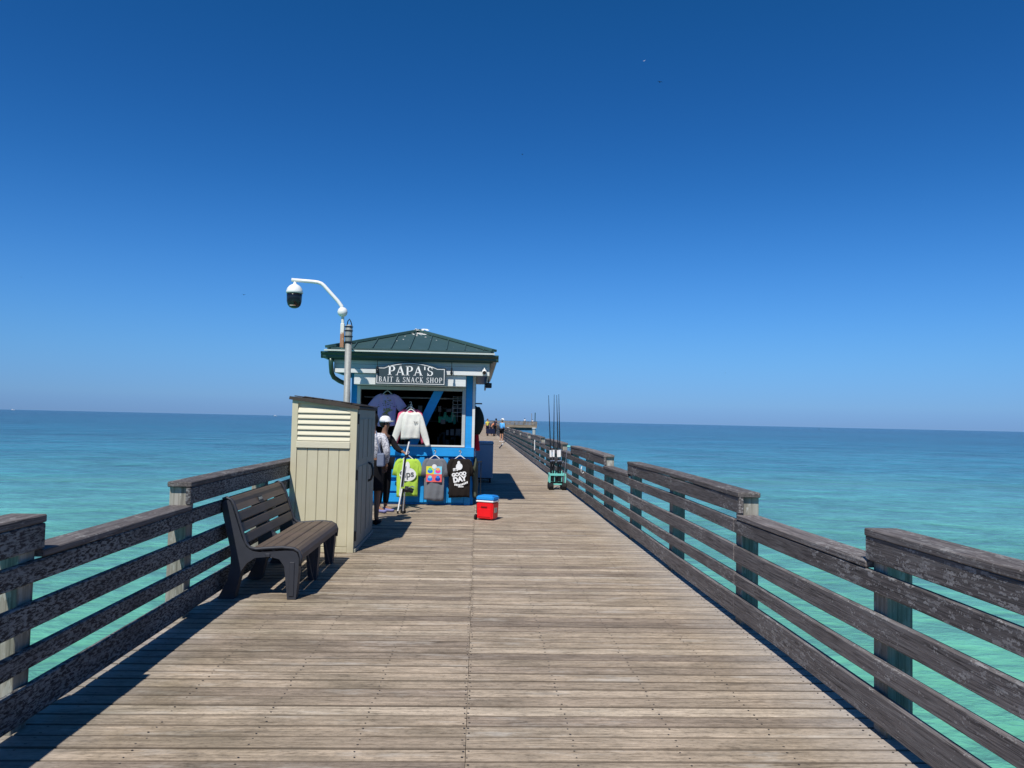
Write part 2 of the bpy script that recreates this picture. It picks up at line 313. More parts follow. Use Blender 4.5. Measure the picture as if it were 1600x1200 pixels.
def tag(o, label=None, cat=None, group=None, kind=None):
    if label: o['label'] = label
    if cat: o['category'] = cat
    if group: o['group'] = group
    if kind: o['kind'] = kind
    return o
def BM(): return bmesh.new()
def box(bm, c, s, rot=None, bev=0.0):
    """axis box, centre c, full size s"""
    M = Matrix.Translation(c) @ (rot.to_4x4() if rot else Matrix.Identity(4)) @ Matrix.Diagonal((s[0], s[1], s[2], 1))
    r = bmesh.ops.create_cube(bm, size=1.0, matrix=M)
    if bev:
        es = {e for v in r['verts'] for e in v.link_edges}
        bmesh.ops.bevel(bm, geom=list(es), offset=bev, segments=1 if bev < 0.012 else 2, affect='EDGES', profile=0.5)
    return bm
def bb(bm, x0, x1, y0, y1, z0, z1, bev=0.0):
    return box(bm, ((x0 + x1) / 2, (y0 + y1) / 2, (z0 + z1) / 2), (x1 - x0, y1 - y0, z1 - z0), None, bev)
def bx(name, x0, x1, y0, y1, z0, z1, mat, parent=None, bev=0.0):
    return obj(name, bb(BM(), x0, x1, y0, y1, z0, z1, bev), mat, parent)
def tube(bm, pts, r, seg=10, cap=True):
    pts = [Vector(p) for p in pts]; n = len(pts); rs = r if isinstance(r, (list, tuple)) else [r] * n
    rings = []; prev = None
    for i, p in enumerate(pts):
        t = (pts[min(i + 1, n - 1)] - pts[max(i - 1, 0)]).normalized()
        a = prev if prev else (Vector((0, 0, 1)) if abs(t.z) < 0.9 else Vector((1, 0, 0)))
        u = (a - t * a.dot(t)).normalized(); prev = u; v = t.cross(u)
        rings.append([bm.verts.new(p + (u * math.cos(2 * math.pi * j / seg) + v * math.sin(2 * math.pi * j / seg)) * rs[i]) for j in range(seg)])
    for a, b in zip(rings, rings[1:]):
        for j in range(seg): bm.faces.new((a[j], a[(j + 1) % seg], b[(j + 1) % seg], b[j]))
    if cap: bm.faces.new(rings[0][::-1]); bm.faces.new(rings[-1])
    return bm
def loft(bm, rings, cap=True):
    """rings: list of lists of points"""
    vs = [[bm.verts.new(p) for p in r] for r in rings]; n = len(vs[0])
    for a, b in zip(vs, vs[1:]):
        for j in range(n): bm.faces.new((a[j], a[(j + 1) % n], b[(j + 1) % n], b[j]))
    if cap: bm.faces.new(vs[0][::-1]); bm.faces.new(vs[-1])
    return bm
def prism(bm, pts, axis, a0, a1):
    """2-D outline extruded along axis. axis 'y': pts=(x,z); 'x': pts=(y,z); 'z': pts=(x,y)"""
    def P(p, a): return (p[0], a, p[1]) if axis == 'y' else (a, p[0], p[1]) if axis == 'x' else (p[0], p[1], a)
    v0 = [bm.verts.new(P(p, a0)) for p in pts]; v1 = [bm.verts.new(P(p, a1)) for p in pts]; n = len(pts)
    bm.faces.new(v0[::-1]); bm.faces.new(v1)
    for i in range(n): bm.faces.new((v0[i], v0[(i + 1) % n], v1[(i + 1) % n], v1[i]))
    return bm
def lathe(bm, prof, c=(0, 0, 0), seg=24):
    rings = [[(c[0] + r * math.cos(2 * math.pi * j / seg), c[1] + r * math.sin(2 * math.pi * j / seg), c[2] + z) for j in range(seg)] for r, z in prof]
    return loft(bm, rings)
def wheel(bm, c, r, wdt, axis='x', seg=20):
    d = Vector((wdt / 2, 0, 0)) if axis == 'x' else Vector((0, wdt / 2, 0)); c = Vector(c)
    tube(bm, [c - d, c - d * 0.8, c + d * 0.8, c + d], [r * 0.9, r, r, r * 0.9], seg); return bm

# ------------------------------------------------------------------ sky is the world; sea
SEA = -5.4
bm = BM(); s_ = 40000
bmesh.ops.create_grid(bm, x_segments=40, y_segments=40, size=s_, matrix=Matrix.Translation((0, 0, SEA)))
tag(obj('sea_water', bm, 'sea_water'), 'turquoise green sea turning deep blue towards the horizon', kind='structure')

# ------------------------------------------------------------------ deck
XL, XM, XR = -2.50, -0.022, 2.36
deck = tag(thing('pier_deck', 'weathered grey brown pier deck of crosswise wooden planks', None), kind='structure')
PITCH = 0.1415; Y0 = 3.10
def plank_mesh(x0, x1):
    bm = prism(BM(), [(-0.0665, -0.045), (0.0665, -0.045), (0.0665, -0.006), (0.0630, -0.0015), (0.058, 0.0), (-0.058, 0.0), (-0.0630, -0.0015), (-0.0665, -0.006)], 'x', x0, x1)
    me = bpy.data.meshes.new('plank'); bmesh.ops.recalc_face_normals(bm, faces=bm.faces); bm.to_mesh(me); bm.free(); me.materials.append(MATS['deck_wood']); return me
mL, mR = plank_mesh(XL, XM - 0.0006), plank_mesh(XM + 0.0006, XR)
# five slightly different widths of each so that joints are uneven
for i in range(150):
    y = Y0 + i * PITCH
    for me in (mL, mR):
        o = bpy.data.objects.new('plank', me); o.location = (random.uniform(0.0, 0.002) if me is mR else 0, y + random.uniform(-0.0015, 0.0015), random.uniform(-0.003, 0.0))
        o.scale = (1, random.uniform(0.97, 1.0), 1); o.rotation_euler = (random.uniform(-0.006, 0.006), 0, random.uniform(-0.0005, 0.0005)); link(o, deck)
bm = BM(); y = Y0 - 46 * PITCH
def plain_box(bm, x0, x1, y0, y1, z0, z1):
    vs = [bm.verts.new((x, yy, z)) for x in (x0, x1) for yy in (y0, y1) for z in (z0, z1)]
    for f in ((0, 1, 3, 2), (4, 6, 7, 5), (0, 4, 5, 1), (2, 3, 7, 6), (0, 2, 6, 4), (1, 5, 7, 3)): bm.faces.new([vs[q] for q in f])
i = -46
while Y0 + i * PITCH < 199.6:
    if not 0 <= i < 150:
        y = Y0 + i * PITCH; dz = random.uniform(-0.003, 0)
        plain_box(bm, XL, XM - 0.002, y - 0.068, y + 0.068, -0.045, dz); plain_box(bm, XM + 0.002, XR, y - 0.068, y + 0.068, -0.045, dz)
    i += 1
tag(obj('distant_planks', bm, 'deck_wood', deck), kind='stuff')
# nails
bmA, bmB = BM(), BM()
def disc(bm, x, y, z, r, n=6, hgt=0.0):
    vs = [bm.verts.new((x + r * math.cos(2 * math.pi * q / n), y + r * math.sin(2 * math.pi * q / n), z)) for q in range(n)]; bm.faces.new(vs)
for i in range(70):
    y = Y0 + i * PITCH
    for kx in range(-4, 5):
        xs = [XM + kx * 0.535] if kx else [XM - 0.012, XM + 0.013]
        for xc in xs:
            for dy in (-0.036, 0.034):
                if random.random() < 0.10: continue
                x = xc + random.gauss(0, 0.008 if kx else 0.004); yy = y + dy + random.gauss(0, 0.005)
                disc(bmA, x, yy, 0.0012, random.uniform(0.0045, 0.0068)); disc(bmB, x + 0.001, yy - 0.001, 0.0022, 0.0026)
tag(obj('nail_pits', bmA, 'nail_hole', deck), kind='stuff'); tag(obj('nail_heads', bmB, 'nail_steel', deck), kind='stuff')
for x in (XL + 0.06, -1.1, XM, 1.05, XR - 0.06):
    bx('joist', x - 0.04, x + 0.04, -3.4, 199.6, -0.32, -0.05, 'far_wood', deck)

# ------------------------------------------------------------------ railings
def railing(side, name, label, y_start_k, y_end_k, mat, skip=None):
    """side +1 right, -1 left.  posts every 2.24 m"""
    fi = 2.14 if side > 0 else 2.25
    root = thing(name, label, 'railing', (0, 0, 0))
    T = 2.24
    def X(a, b):
        a, b = side * (fi + a), side * (fi + b); return (min(a, b), max(a, b))
    meshes = {}
    def piece(nm, a, b, y0, y1, z0, z1, m, bev=0.006):
        key = (nm, round(y1 - y0, 3), round(z1 - z0, 3), m)
        x0, x1 = X(a, b)
        if key not in meshes:
            bm = bb(BM(), -(x1 - x0) / 2, (x1 - x0) / 2, -(y1 - y0) / 2, (y1 - y0) / 2, -(z1 - z0) / 2, (z1 - z0) / 2, bev)
            if y0 < 20 and nm != 'post':   # a few cuts so that the board can be slightly bowed
                for q in range(1, 5): bmesh.ops.bisect_plane(bm, geom=bm.verts[:] + bm.edges[:] + bm.faces[:], plane_co=(0, (y1 - y0) * (q / 5 - 0.5), 0), plane_no=(0, 1, 0))
                ph = random.uniform(0, 6)
                for v in bm.verts:
                    v.co.z += 0.004 * math.sin(v.co.y * 1.3 + ph); v.co.x += 0.003 * math.sin(v.co.y * 1.7 + ph)
            me = bpy.data.meshes.new(nm); bmesh.ops.recalc_face_normals(bm, faces=bm.faces); bm.to_mesh(me); bm.free(); me.materials.append(MATS[m]); meshes[key] = me
        o = bpy.data.objects.new(nm, meshes[key]); jz = random.uniform(-0.004, 0.004) if nm == 'rail_board' else 0
        o.location = ((x0 + x1) / 2, (y0 + y1) / 2, (z0 + z1) / 2 + jz); link(o, root); return o
    bands = [(0.742, 0.852), (0.498, 0.632), (0.300, 0.402), (0.055 if side > 0 else 0.046, 0.222)]
    for kk in range(y_start_k, y_end_k + 1):
        if skip and skip[0] <= kk < skip[1]: continue
        yp = 4.02 + kk * T                              # near face of post
        low = False
        piece('post', 0.042, 0.182, yp, yp + 0.14, -0.55, 1.034, 'post_wood', 0.004)
    y_lim = 4.02 + y_end_k * T + 0.14
    # boards, two bays long, staggered
    kk = y_start_k; q = 0
    while kk < y_end_k:
        k2 = min(kk + 2, y_end_k)
        if skip and (kk >= skip[0] and kk < skip[1]): kk += 1; continue
        if skip and kk < skip[0] < k2: k2 = skip[0] - 1 + 0
        if k2 <= kk: kk += 1; continue
        for (z0, z1) in bands:
            ya = 4.02 + kk * T + (0.07 if kk > y_start_k else 0); yb = 4.02 + k2 * T + 0.068
            piece('rail_board', 0.0, 0.04, ya, yb, z0, z1, mat)
        kk = k2
        if skip and kk == skip[0] - 1: kk = skip[1]
    # tall sections [k=1..3], [4..6] ...; low caps in the bays between
    n = math.floor((y_start_k - 1) / 3)
    while 1 + 3 * n <= y_end_k:
        a, b = max(1 + 3 * n, y_start_k), min(3 + 3 * n, y_end_k)
        if not (skip and (a >= skip[0] - 1 and b < skip[1])) and b > a:
            ya, yb = 4.02 + a * T - 0.04, 4.02 + b * T + 0.15
            piece('rail_board', 0.0, 0.04, ya, yb, 0.902, 1.034, mat)
            piece('cap_board', -0.003, 0.184, ya - 0.002, yb + 0.003, 1.036, 1.078, 'cap_wood')
        c0, c1 = 3 + 3 * n, 4 + 3 * n
        if c0 >= y_start_k and c1 <= y_end_k and not (skip and (c0 >= skip[0] - 1 and c1 <= skip[1])):
            piece('cap_board', -0.003, 0.175, 4.02 + c0 * T + 0.145, 4.02 + c1 * T - 0.005, 0.854, 0.894, 'cap_wood')
        n += 1
    return root
railing(1, 'pier_railing', 'long dark wooden railing along the right edge of the pier', -3, 87, 'rail_wood')
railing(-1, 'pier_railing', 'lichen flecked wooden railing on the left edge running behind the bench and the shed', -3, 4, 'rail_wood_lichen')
# bird droppings / end blocks of tall boards are covered by the board ends themselves

# ------------------------------------------------------------------ bench
b = thing('park_bench', 'brown slatted bench with black moulded frame standing against the left railing', 'bench', (-1.95, 7.8, 0))
def arc(pts, n=5): return pts
prof_out = [(-2.245, 0.002), (-2.10, 0.002), (-2.075, 0.12), (-2.045, 0.25), (-2.00, 0.315), (-1.93, 0.362), (-1.80, 0.372), (-1.72, 0.352), (-1.675, 0.29), (-1.64, 0.002),
            (-1.565, 0.002), (-1.548, 0.25), (-1.548, 0.36), (-1.565, 0.405), (-1.60, 0.425), (-1.67, 0.425), (-1.90, 0.408), (-1.96, 0.418), (-2.01, 0.455), (-2.05, 0.53), (-2.115, 0.72), (-2.155, 0.83), (-2.18, 0.862), (-2.215, 0.862),
            (-2.235, 0.83), (-2.225, 0.74), (-2.18, 0.56), (-2.145, 0.42), (-2.14, 0.30), (-2.165, 0.16)]
def bench_frame(y):
    bm = prism(BM(), [(x + 1.95, z) for x, z in prof_out], 'y', -0.05, 0.05)
    return obj('leg_frame', bm, 'bench_frame', b, (0, y - 7.8, 0))
for y in (6.985, 7.83, 8.675):
    f = bench_frame(y)
    bm = BM(); bb(bm, 0.322, 0.366, -0.058, -0.0505, 0.03, 0.33, 0.004); obj('leg_rib', bm, 'bench_frame', f)
    bm = BM(); bb(bm, 0.11, 0.15, -0.062, -0.0505, 0.37, 0.402, 0.004); obj('bolt_boss', bm, 'bench_frame', f)
def slat(p0, p1, th, rnd=0.008, nm='seat_slat'):
    """slat between profile points p0,p1 (x,z), thickness th upward normal"""
    a, c = Vector((p0[0], 0, p0[1])), Vector((p1[0], 0, p1[1])); d = (c - a); L = d.length; ang = math.atan2(d.z, d.x)
    bm = box(BM(), (0, 0, 0), (L, 1.70, th), None, rnd)
    m = (a + c) / 2
    return obj(nm, bm, 'bench_slat', b, (m.x + 1.95, 0.03, m.z), (0, -ang, 0))
for p in [((-1.598, 0.436), (-1.690, 0.446)), ((-1.697, 0.446), (-1.789, 0.440)), ((-1.796, 0.439), (-1.886, 0.429)), ((-1.893, 0.427), (-1.965, 0.430))]:
    slat(p[0], p[1], 0.032)
bm = prism(BM(), [(-1.595, 0.420), (-1.595, 0.452), (-1.570, 0.445), (-1.545, 0.425), (-1.530, 0.39), (-1.528, 0.345), (-1.546, 0.345), (-1.548, 0.385), (-1.565, 0.41)], 'y', -0.82, 0.88)
for v in bm.verts: v.co.x += 1.95
obj('front_slat', bm, 'bench_slat', b)
for z0, z1 in ((0.475, 0.560), (0.575, 0.655), (0.670, 0.752)):
    fx = lambda z: -2.028 - (z - 0.475) * 0.345
    slat((fx(z0), z0), (fx(z1), z1), 0.030, nm='back_slat')
bm = prism(BM(), [(-2.132 + 0.018, 0.765), (-2.148, 0.815), (-2.160, 0.848), (-2.182, 0.875), (-2.215, 0.882), (-2.245, 0.868), (-2.245, 0.858), (-2.200, 0.862), (-2.178, 0.840), (-2.150, 0.765)], 'y', -0.82, 0.88)
for v in bm.verts: v.co.x += 1.95
obj('top_slat', bm, 'bench_slat', b)
for y in (6.951, 8.709):
    bm = tube(BM(), [(x + 1.95, y - 7.8, z - 0.006) for x, z in [(-1.540, 0.30), (-1.534, 0.38), (-1.552, 0.425), (-1.60, 0.452), (-1.70, 0.460), (-1.82, 0.452), (-1.93, 0.442), (-1.985, 0.455), (-2.018, 0.49), (-2.055, 0.60), (-2.095, 0.72), (-2.130, 0.82), (-2.160, 0.872), (-2.200, 0.889), (-2.235, 0.875)]], 0.014, 8)
    obj('frame_rim', bm, 'bench_frame', b, smooth=True)
pl = box(BM(), (0, 0, 0), (0.006, 0.14, 0.05), None, 0.002); pq = obj('name_plate', pl, 'bench_frame', b, (-2.128 + 1.95, -0.05, 0.80), (0, -0.33, 0))
bm = BM()
for i in range(6): bb(bm, 0.0035, 0.005, -0.055 + i * 0.02, -0.043 + i * 0.02, -0.012, 0.012)
tag(obj('raised_letters', bm, 'sticker', pq), kind='stuff')

# ------------------------------------------------------------------ resin storage shed
sh = thing('storage_shed', 'beige resin storage shed with dark brown lid behind the bench', 'shed', (-1.84, 9.34, 0))
def sx_(name, x0, x1, y0, y1, z0, z1, mat, bev=0.004, par=sh): return bx(name, x0 + 1.84, x1 + 1.84, y0 - 9.34, y1 - 9.34, z0, z1, mat, par, bev)
DEP = 10.93
zt = lambda x: 1.838 - (x + 2.24) * 0.098 / 0.79
# body carcass (sloping top)
bm = prism(BM(), [(-2.215 + 1.84, 0.01), (-1.462 + 1.84, 0.01), (-1.462 + 1.84, zt(-1.462) - 0.03), (-2.215 + 1.84, zt(-2.215) - 0.03)], 'y', 0.03, DEP - 9.34 - 0.02); obj('body', bm, 'shed_resin', sh)
def trim(x0, x1, nm):
    bm = prism(BM(), [(x0 + 1.84, 0.0), (x1 + 1.84, 0.0), (x1 + 1.84, zt(x1) - 0.022), (x0 + 1.84, zt(x0) - 0.022)], 'y', 0.0, 0.05); obj(nm, bm, 'shed_resin', sh)
trim(-2.226, -2.158, 'corner_trim'); trim(-1.528, -1.450, 'corner_trim')
sx_('base_trim', -2.157, -1.529, 9.343, 9.37, 0.0, 0.062, 'shed_resin')
for i in range(5):
    x0 = -2.157 + i * 0.1256; sx_('wall_panel', x0 + 0.0016, x0 + 0.1256 - 0.0016, 9.350, 9.371, 0.066, 1.236, 'shed_resin', 0.005)
sx_('louver_ledge', -2.163, -1.524, 9.325, 9.37, 1.238, 1.318, 'louver_resin', 0.006)
for i in range(6):
    z0 = 1.324 + i * 0.0665
    bm = prism(BM(), [(9.338 - 9.34, z0), (9.372 - 9.34, z0), (9.372 - 9.34, z0 + 0.060), (9.360 - 9.34, z0 + 0.060), (9.338 - 9.34, z0 + 0.010)], 'x', -2.155 + 1.84, -1.531 + 1.84); obj('louver', bm, 'louver_resin', sh)
# arched top rail over the louvers
pts = []
for i in range(13):
    t = i / 12; x = -2.157 + t * 0.628; pts.append((x + 1.84, 1.775 - 0.095 * t ** 2.2))
top = [(x, zt(x - 1.84) - 0.025) for x, z in pts]
bm = prism(BM(), pts + top[::-1], 'y', -0.002, 0.04); obj('arch_rail', bm, 'shed_resin', sh)
# roof lid, slopes down towards the doors
bm = prism(BM(), [(-2.262 + 1.84, 1.816), (-1.432 + 1.84, zt(-1.432) - 0.022), (-1.418 + 1.84, zt(-1.42) - 0.010), (-1.425 + 1.84, zt(-1.43) + 0.012), (-1.65 + 1.84, zt(-1.65) + 0.030), (-2.05 + 1.84, zt(-2.05) + 0.022), (-2.255 + 1.84, 1.853)], 'y', -0.03, DEP - 9.34 + 0.02)
roof = obj('roof', bm, 'shed_roof', sh)
for i in range(7):
    x = -2.20 + i * 0.115
    bm = box(BM(), (0, 0, 0), (0.10, 1.61, 0.012), None, 0.004); obj('shingle_strip', bm, 'shed_roof', roof, (x + 0.05 + 1.84, (DEP - 9.34) / 2 - 0.01 + random.uniform(-0.006, 0.006), zt(x + 0.05) + (0.026 if i in (0, 6) else 0.034)), (0, 0.075 + 0.05, 0))
# doors on the right-hand side
for j, (y0, y1) in enumerate(((9.40, 10.155), (10.163, 10.90))):
    d = sx_('door', -1.462, -1.440, y0, y1, 0.045, 1.715, 'door_resin', 0.005)
    for q in range(2):
        ya = y0 + 0.05 + q * (y1 - y0 - 0.06) / 2; yb = ya + (y1 - y0 - 0.06) / 2 - 0.04
        sx_('upper_panel', -1.4395, -1.432, ya, yb, 1.10, 1.60, 'door_resin', 0.003, par=d); sx_('lower_panel', -1.4395, -1.432, ya, yb, 0.16, 1.02, 'door_resin', 0.003, par=d)
sx_('door_sill', -1.458, -1.425, 9.36, 10.92, 0.0, 0.043, 'door_resin')
for z in (0.13, 0.86, 1.535): sx_('hinge', -1.452, -1.428, 9.385, 9.43, z, z + 0.12, 'black_plastic', 0.004)
bm = tube(BM(), [(0.40 + 0.0, 0.98, 0.78), (0.445, 0.98, 0.80), (0.465, 0.98, 0.86), (0.465, 0.98, 0.94), (0.445, 0.98, 1.0), (0.40, 0.98, 1.02)], 0.016, 8); obj('door_handle', bm, 'black_plastic', sh)

# ------------------------------------------------------------------ camera pole
p = thing('camera_pole', 'galvanised pole behind the shed carrying a white gooseneck arm', 'pole', (-2.27, 13.40, 0))
bm = tube(BM(), [(0, 0, -0.5), (0, 0, 3.05)], 0.056, 16); obj('post', bm, 'galvanised', p, smooth=True)
bm = BM(); lathe(bm, [(0.058, 2.92), (0.062, 2.93), (0.062, 3.17), (0.05, 3.20), (0.02, 3.22)], seg=16); obj('post_cap', bm, 'galvanised', p, smooth=True)
for z in (2.9, 3.0, 3.10, 3.17):
    bm = BM(); lathe(bm, [(0.060, z), (0.072, z + 0.004), (0.072, z + 0.018), (0.060, z + 0.022)], seg=16); obj('strap', bm, 'black_plastic', p)
bm = tube(BM(), [(-0.035, 0, 3.20), (-0.02, -0.01, 3.28), (0.005, -0.01, 3.315), (0.03, 0, 3.27), (0.05, 0.01, 3.20)], 0.009, 6); obj('cable_loop', bm, 'black_plastic', p)
bm = box(BM(), (0, 0, 0), (0.065, 0.07, 0.42), None, 0.006); obj('junction_box', bm, 'rusty_white', p, (-0.105, -0.03, 3.02))
A = [(-0.105, -0.03, 2.80), (-0.105, -0.03, 3.25), (-0.108, -0.03, 3.36)]
bm = tube(BM(), A, 0.026, 12); obj('conduit', bm, 'rusty_white', p, (0, 0, 0))
bm = BM(); lathe(bm, [(0.004, -0.083), (0.045, -0.075), (0.075, -0.045), (0.088, 0), (0.075, 0.045), (0.045, 0.075), (0.004, 0.083)], seg=20); obj('joint_ball', bm, 'white_metal', p, (-0.112, -0.04, 3.43), smooth=True)
AR = [(-0.11, -0.04, 3.45), (-0.13, -0.04, 3.53), (-0.20, -0.04, 3.62), (-0.37, -0.04, 3.80), (-0.445, -0.04, 3.88), (-0.49, -0.04, 3.915), (-0.55, -0.04, 3.935), (-0.62, -0.04, 3.943), (-0.80, -0.04, 3.953), (-1.0, -0.04, 3.965)]
bm = tube(BM(), AR, [0.032] * 10, 14); obj('gooseneck_arm', bm, 'white_metal', p, smooth=True)
dm = thing('dome_camera', 'white security camera with black dome hanging from the gooseneck arm', 'security camera', (-3.215, 13.36, 3.47))
bm = BM(); lathe(bm, [(0.020, 0.47), (0.024, 0.44), (0.034, 0.42), (0.060, 0.41), (0.095, 0.385), (0.125, 0.345), (0.140, 0.295), (0.142, 0.262), (0.132, 0.258)], seg=28); obj('housing', bm, 'white_metal', dm, smooth=True)
bm = BM(); lathe(bm, [(0.131, 0.262), (0.129, 0.20), (0.126, 0.12), (0.108, 0.055), (0.075, 0.018), (0.035, 0.002), (0.004, 0.0)], seg=28); obj('dome', bm, 'dome_glass', dm, smooth=True)
bm = BM(); bb(bm, -0.05, 0.05, -0.105, -0.09, 0.035, 0.045, 0.002); obj('lens_trim', bm, 'rusty_white', dm)

# ------------------------------------------------------------------ kiosk
WY = 14.64; BKY = 21.3
kx = thing('snack_kiosk', 'small blue and white snack and bait kiosk under a dark green metal hip roof', 'kiosk', (-1.24, WY, 0))
KO = (1.24, -WY)
def kb(name, x0, x1, y0, y1, z0, z1, mat, bev=0.003, par=kx): return bx(name, x0 + 1.24, x1 + 1.24, y0 - WY, y1 - WY, z0, z1, mat, par, bev)
def kt(pts): return [(x + 1.24, y - WY, z) for x, y, z in pts]
# shell: back, sides, floor, ceiling
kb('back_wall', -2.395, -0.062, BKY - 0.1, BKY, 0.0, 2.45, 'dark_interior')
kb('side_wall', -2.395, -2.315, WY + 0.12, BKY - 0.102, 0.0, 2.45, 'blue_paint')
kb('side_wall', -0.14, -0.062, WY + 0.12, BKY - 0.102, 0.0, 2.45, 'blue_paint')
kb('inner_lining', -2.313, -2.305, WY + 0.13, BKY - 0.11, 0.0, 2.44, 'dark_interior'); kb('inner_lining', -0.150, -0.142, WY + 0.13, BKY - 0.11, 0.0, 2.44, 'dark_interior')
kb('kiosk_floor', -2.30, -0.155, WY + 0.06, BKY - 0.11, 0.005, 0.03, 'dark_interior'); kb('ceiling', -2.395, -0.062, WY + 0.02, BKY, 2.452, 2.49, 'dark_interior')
# corner posts and trims
kb('corner_post', -2.395, -2.290, WY, WY + 0.118, 0.0, 2.45, 'blue_paint'); kb('corner_trim', -2.287, -2.225, WY - 0.012, WY + 0.08, 0.915, 2.215, 'white_paint')
kb('corner_post', -0.232, -0.108, WY, WY + 0.118, 0.0, 2.45, 'blue_paint'); kb('corner_trim', -0.106, -0.055, WY - 0.014, WY + 0.118, 0.915, 2.45, 'white_paint')
kb('shutter_guide', -0.300, -0.235, WY - 0.02, WY + 0.03, 1.095, 2.215, 'grey_trim'); kb('shutter_rail', -2.222, -0.302, WY - 0.018, WY + 0.04, 2.150, 2.215, 'grey_trim')
kb('shutter_box', -2.290, -0.235, 14.243, WY - 0.022, 2.222, 2.428, 'white_paint', 0.008)
kb('window_sill', -2.285, -0.235, WY - 0.055, WY + 0.10, 1.092, 1.122, 'white_paint')
kb('sill_board', -2.290, -0.060, WY - 0.045, WY + 0.02, 0.915, 1.090, 'blue_paint', 0.004)
kb('brace', 0, 0.01, 0, 0.01, 0, 0.01, 'blue_paint')  # replaced below
bpy.data.objects.remove(bpy.data.objects['brace'])
bm = prism(BM(), [(-0.845 + 1.24, 2.146), (-0.665 + 1.24, 2.146), (-1.195 + 1.24, 1.0), (-1.375 + 1.24, 1.0)], 'y', 0.045, 0.10); obj('diagonal_brace', bm, 'blue_paint', kx)
# lower wall: recessed sheet with boards proud of it
kb('lower_wall', -2.288, -0.234, WY + 0.05, WY + 0.11, 0.0, 0.913, 'blue_paint')
for (z0, z1, x0, x1) in ((0.70, 0.86, -2.285, -0.236), (0.50, 0.66, -2.285, -0.236), (0.245, 0.42, -2.285, -0.236), (0.045, 0.205, -2.285, -0.236)):
    kb('wall_board', x0, x1, WY - 0.006, WY + 0.048, z0, z1, 'blue_paint', 0.004)
for x in (-1.92, -1.03, -0.58): kb('wall_stud', x - 0.045, x + 0.045, WY - 0.026, WY - 0.008, 0.045, 0.90, 'blue_paint')
# header band in front of the soffit
for i in range(2): kb('band_board', -2.655, 0.195, 14.20, 14.24, 2.512 + i * 0.083, 2.592 + i * 0.083, 'band_paint', 0.003)
kb('band_trim', -2.655, 0.195, 14.185, 14.24, 2.430, 2.509, 'white_paint', 0.003)
for x in (-2.655, 0.160):
    kb('side_band', x, x + 0.035, 14.243, 21.4, 2.43, 2.675, 'band_paint', 0.003)
kb('soffit', -2.618, 0.158, 14.245, 21.38, 2.60, 2.63, 'band_paint')
# gutters: K profile, front and right and left
def gutter(nm, p0, p1, inward):
    """profile swept from p0 to p1 (x,y); inward = unit 2-vector toward the building"""
    prof = [(0.10, 2.680), (0.04, 2.680), (0.03, 2.705), (0.03, 2.735), (0.0, 2.775), (0.0, 2.800), (0.012, 2.800), (0.10, 2.800)]
    rings = []
    for (x, y) in (p0, p1): rings.append([(x + inward[0] * a + 1.24, y + inward[1] * a - WY, z) for a, z in prof])
    obj(nm, loft(BM(), rings), 'gutter_green', kx)
gutter('gutter', (-2.87, 14.02), (0.355, 14.02), (0, 1)); gutter('gutter', (0.355, 14.122), (0.355, 21.5), (-1, 0)); gutter('gutter', (-2.87, 14.122), (-2.87, 21.5), (1, 0))
kb('fascia', -2.765, 0.25, 14.125, 14.15, 2.66, 2.83, 'gutter_green'); kb('fascia', 0.214, 0.25, 14.152, 21.5, 2.66, 2.83, 'gutter_green'); kb('fascia', -2.765, -2.729, 14.152, 21.5, 2.66, 2.83, 'gutter_green')
kb('drip_edge', -2.80, 0.285, 13.968, 14.0, 2.803, 2.832, 'drip_edge')
# hip roof
X0, X1, YA, YB, ZE, ZR = -2.75, 0.27, 13.99, 21.56, 2.862, 3.375
XC = (X0 + X1) / 2; AY = YA + 1.56; BY = YB - 1.56
bm = BM(); v = [bm.verts.new(q) for q in kt([(X0, YA, ZE), (X1, YA, ZE), (X1, YB, ZE), (X0, YB, ZE), (XC, AY, ZR), (XC, BY, ZR), (X0, YA, ZE - 0.02), (X1, YA, ZE - 0.02), (X1, YB, ZE - 0.02), (X0, YB, ZE - 0.02)])]
for f in ((0, 1, 4), (1, 2, 5, 4), (2, 3, 5), (3, 0, 4, 5), (0, 6, 7, 1), (1, 7, 8, 2), (2, 8, 9, 3), (3, 9, 6, 0), (6, 9, 8, 7)): bm.faces.new([v[q] for q in f])
obj('roof', bm, 'roof_green', kx)
# standing seams on the front hip and the two long slopes
def seam(a, c_, nm='roof_seam', hgt=0.028, wd=0.018):
    a, c_ = Vector(a), Vector(c_); bm = BM(); d = (c_ - a); L = d.length; q = d.to_track_quat('X', 'Z').to_matrix()
    box(bm, ((a + c_) / 2) + Vector((0, 0, hgt / 2)), (L, wd, hgt), q); obj(nm, bm, 'roof_green' if nm != 'hip_cap' else 'ridge_cap', kx)
for i in range(-4, 5):
    x = XC - 0.03 + i * 0.335; t = 1 - abs(x - XC) / (XC - X0)
    if t > 0.05: seam(kt([(x, YA + 0.01, ZE)])[0], kt([(x, YA + (AY - YA) * t, ZE + (ZR - ZE) * t)])[0])
for sx1 in (X0, X1):
    for i in range(22):
        y = YA + 0.3 + i * 0.335; t = min(1, (y - YA) / 1.56, (YB - y) / 1.56)
        if t > 0.05: seam(kt([(sx1, y, ZE)])[0], kt([(sx1 + (XC - sx1) * t, y, ZE + (ZR - ZE) * t)])[0])
for (c0, c1) in (((X0, YA), (XC, AY)), ((X1, YA), (XC, AY)), ((X0, YB), (XC, BY)), ((X1, YB), (XC, BY))):
    seam(kt([(c0[0], c0[1], ZE)])[0], kt([(c1[0], c1[1], ZR)])[0], 'hip_cap', 0.045, 0.13)
seam(kt([(XC, AY, ZR)])[0], kt([(XC, BY, ZR)])[0], 'hip_cap', 0.045, 0.15)
kb('roof_edge', X0, X1, YA - 0.012, YA - 0.001, ZE - 0.022, ZE + 0.008, 'roof_green', 0.0)
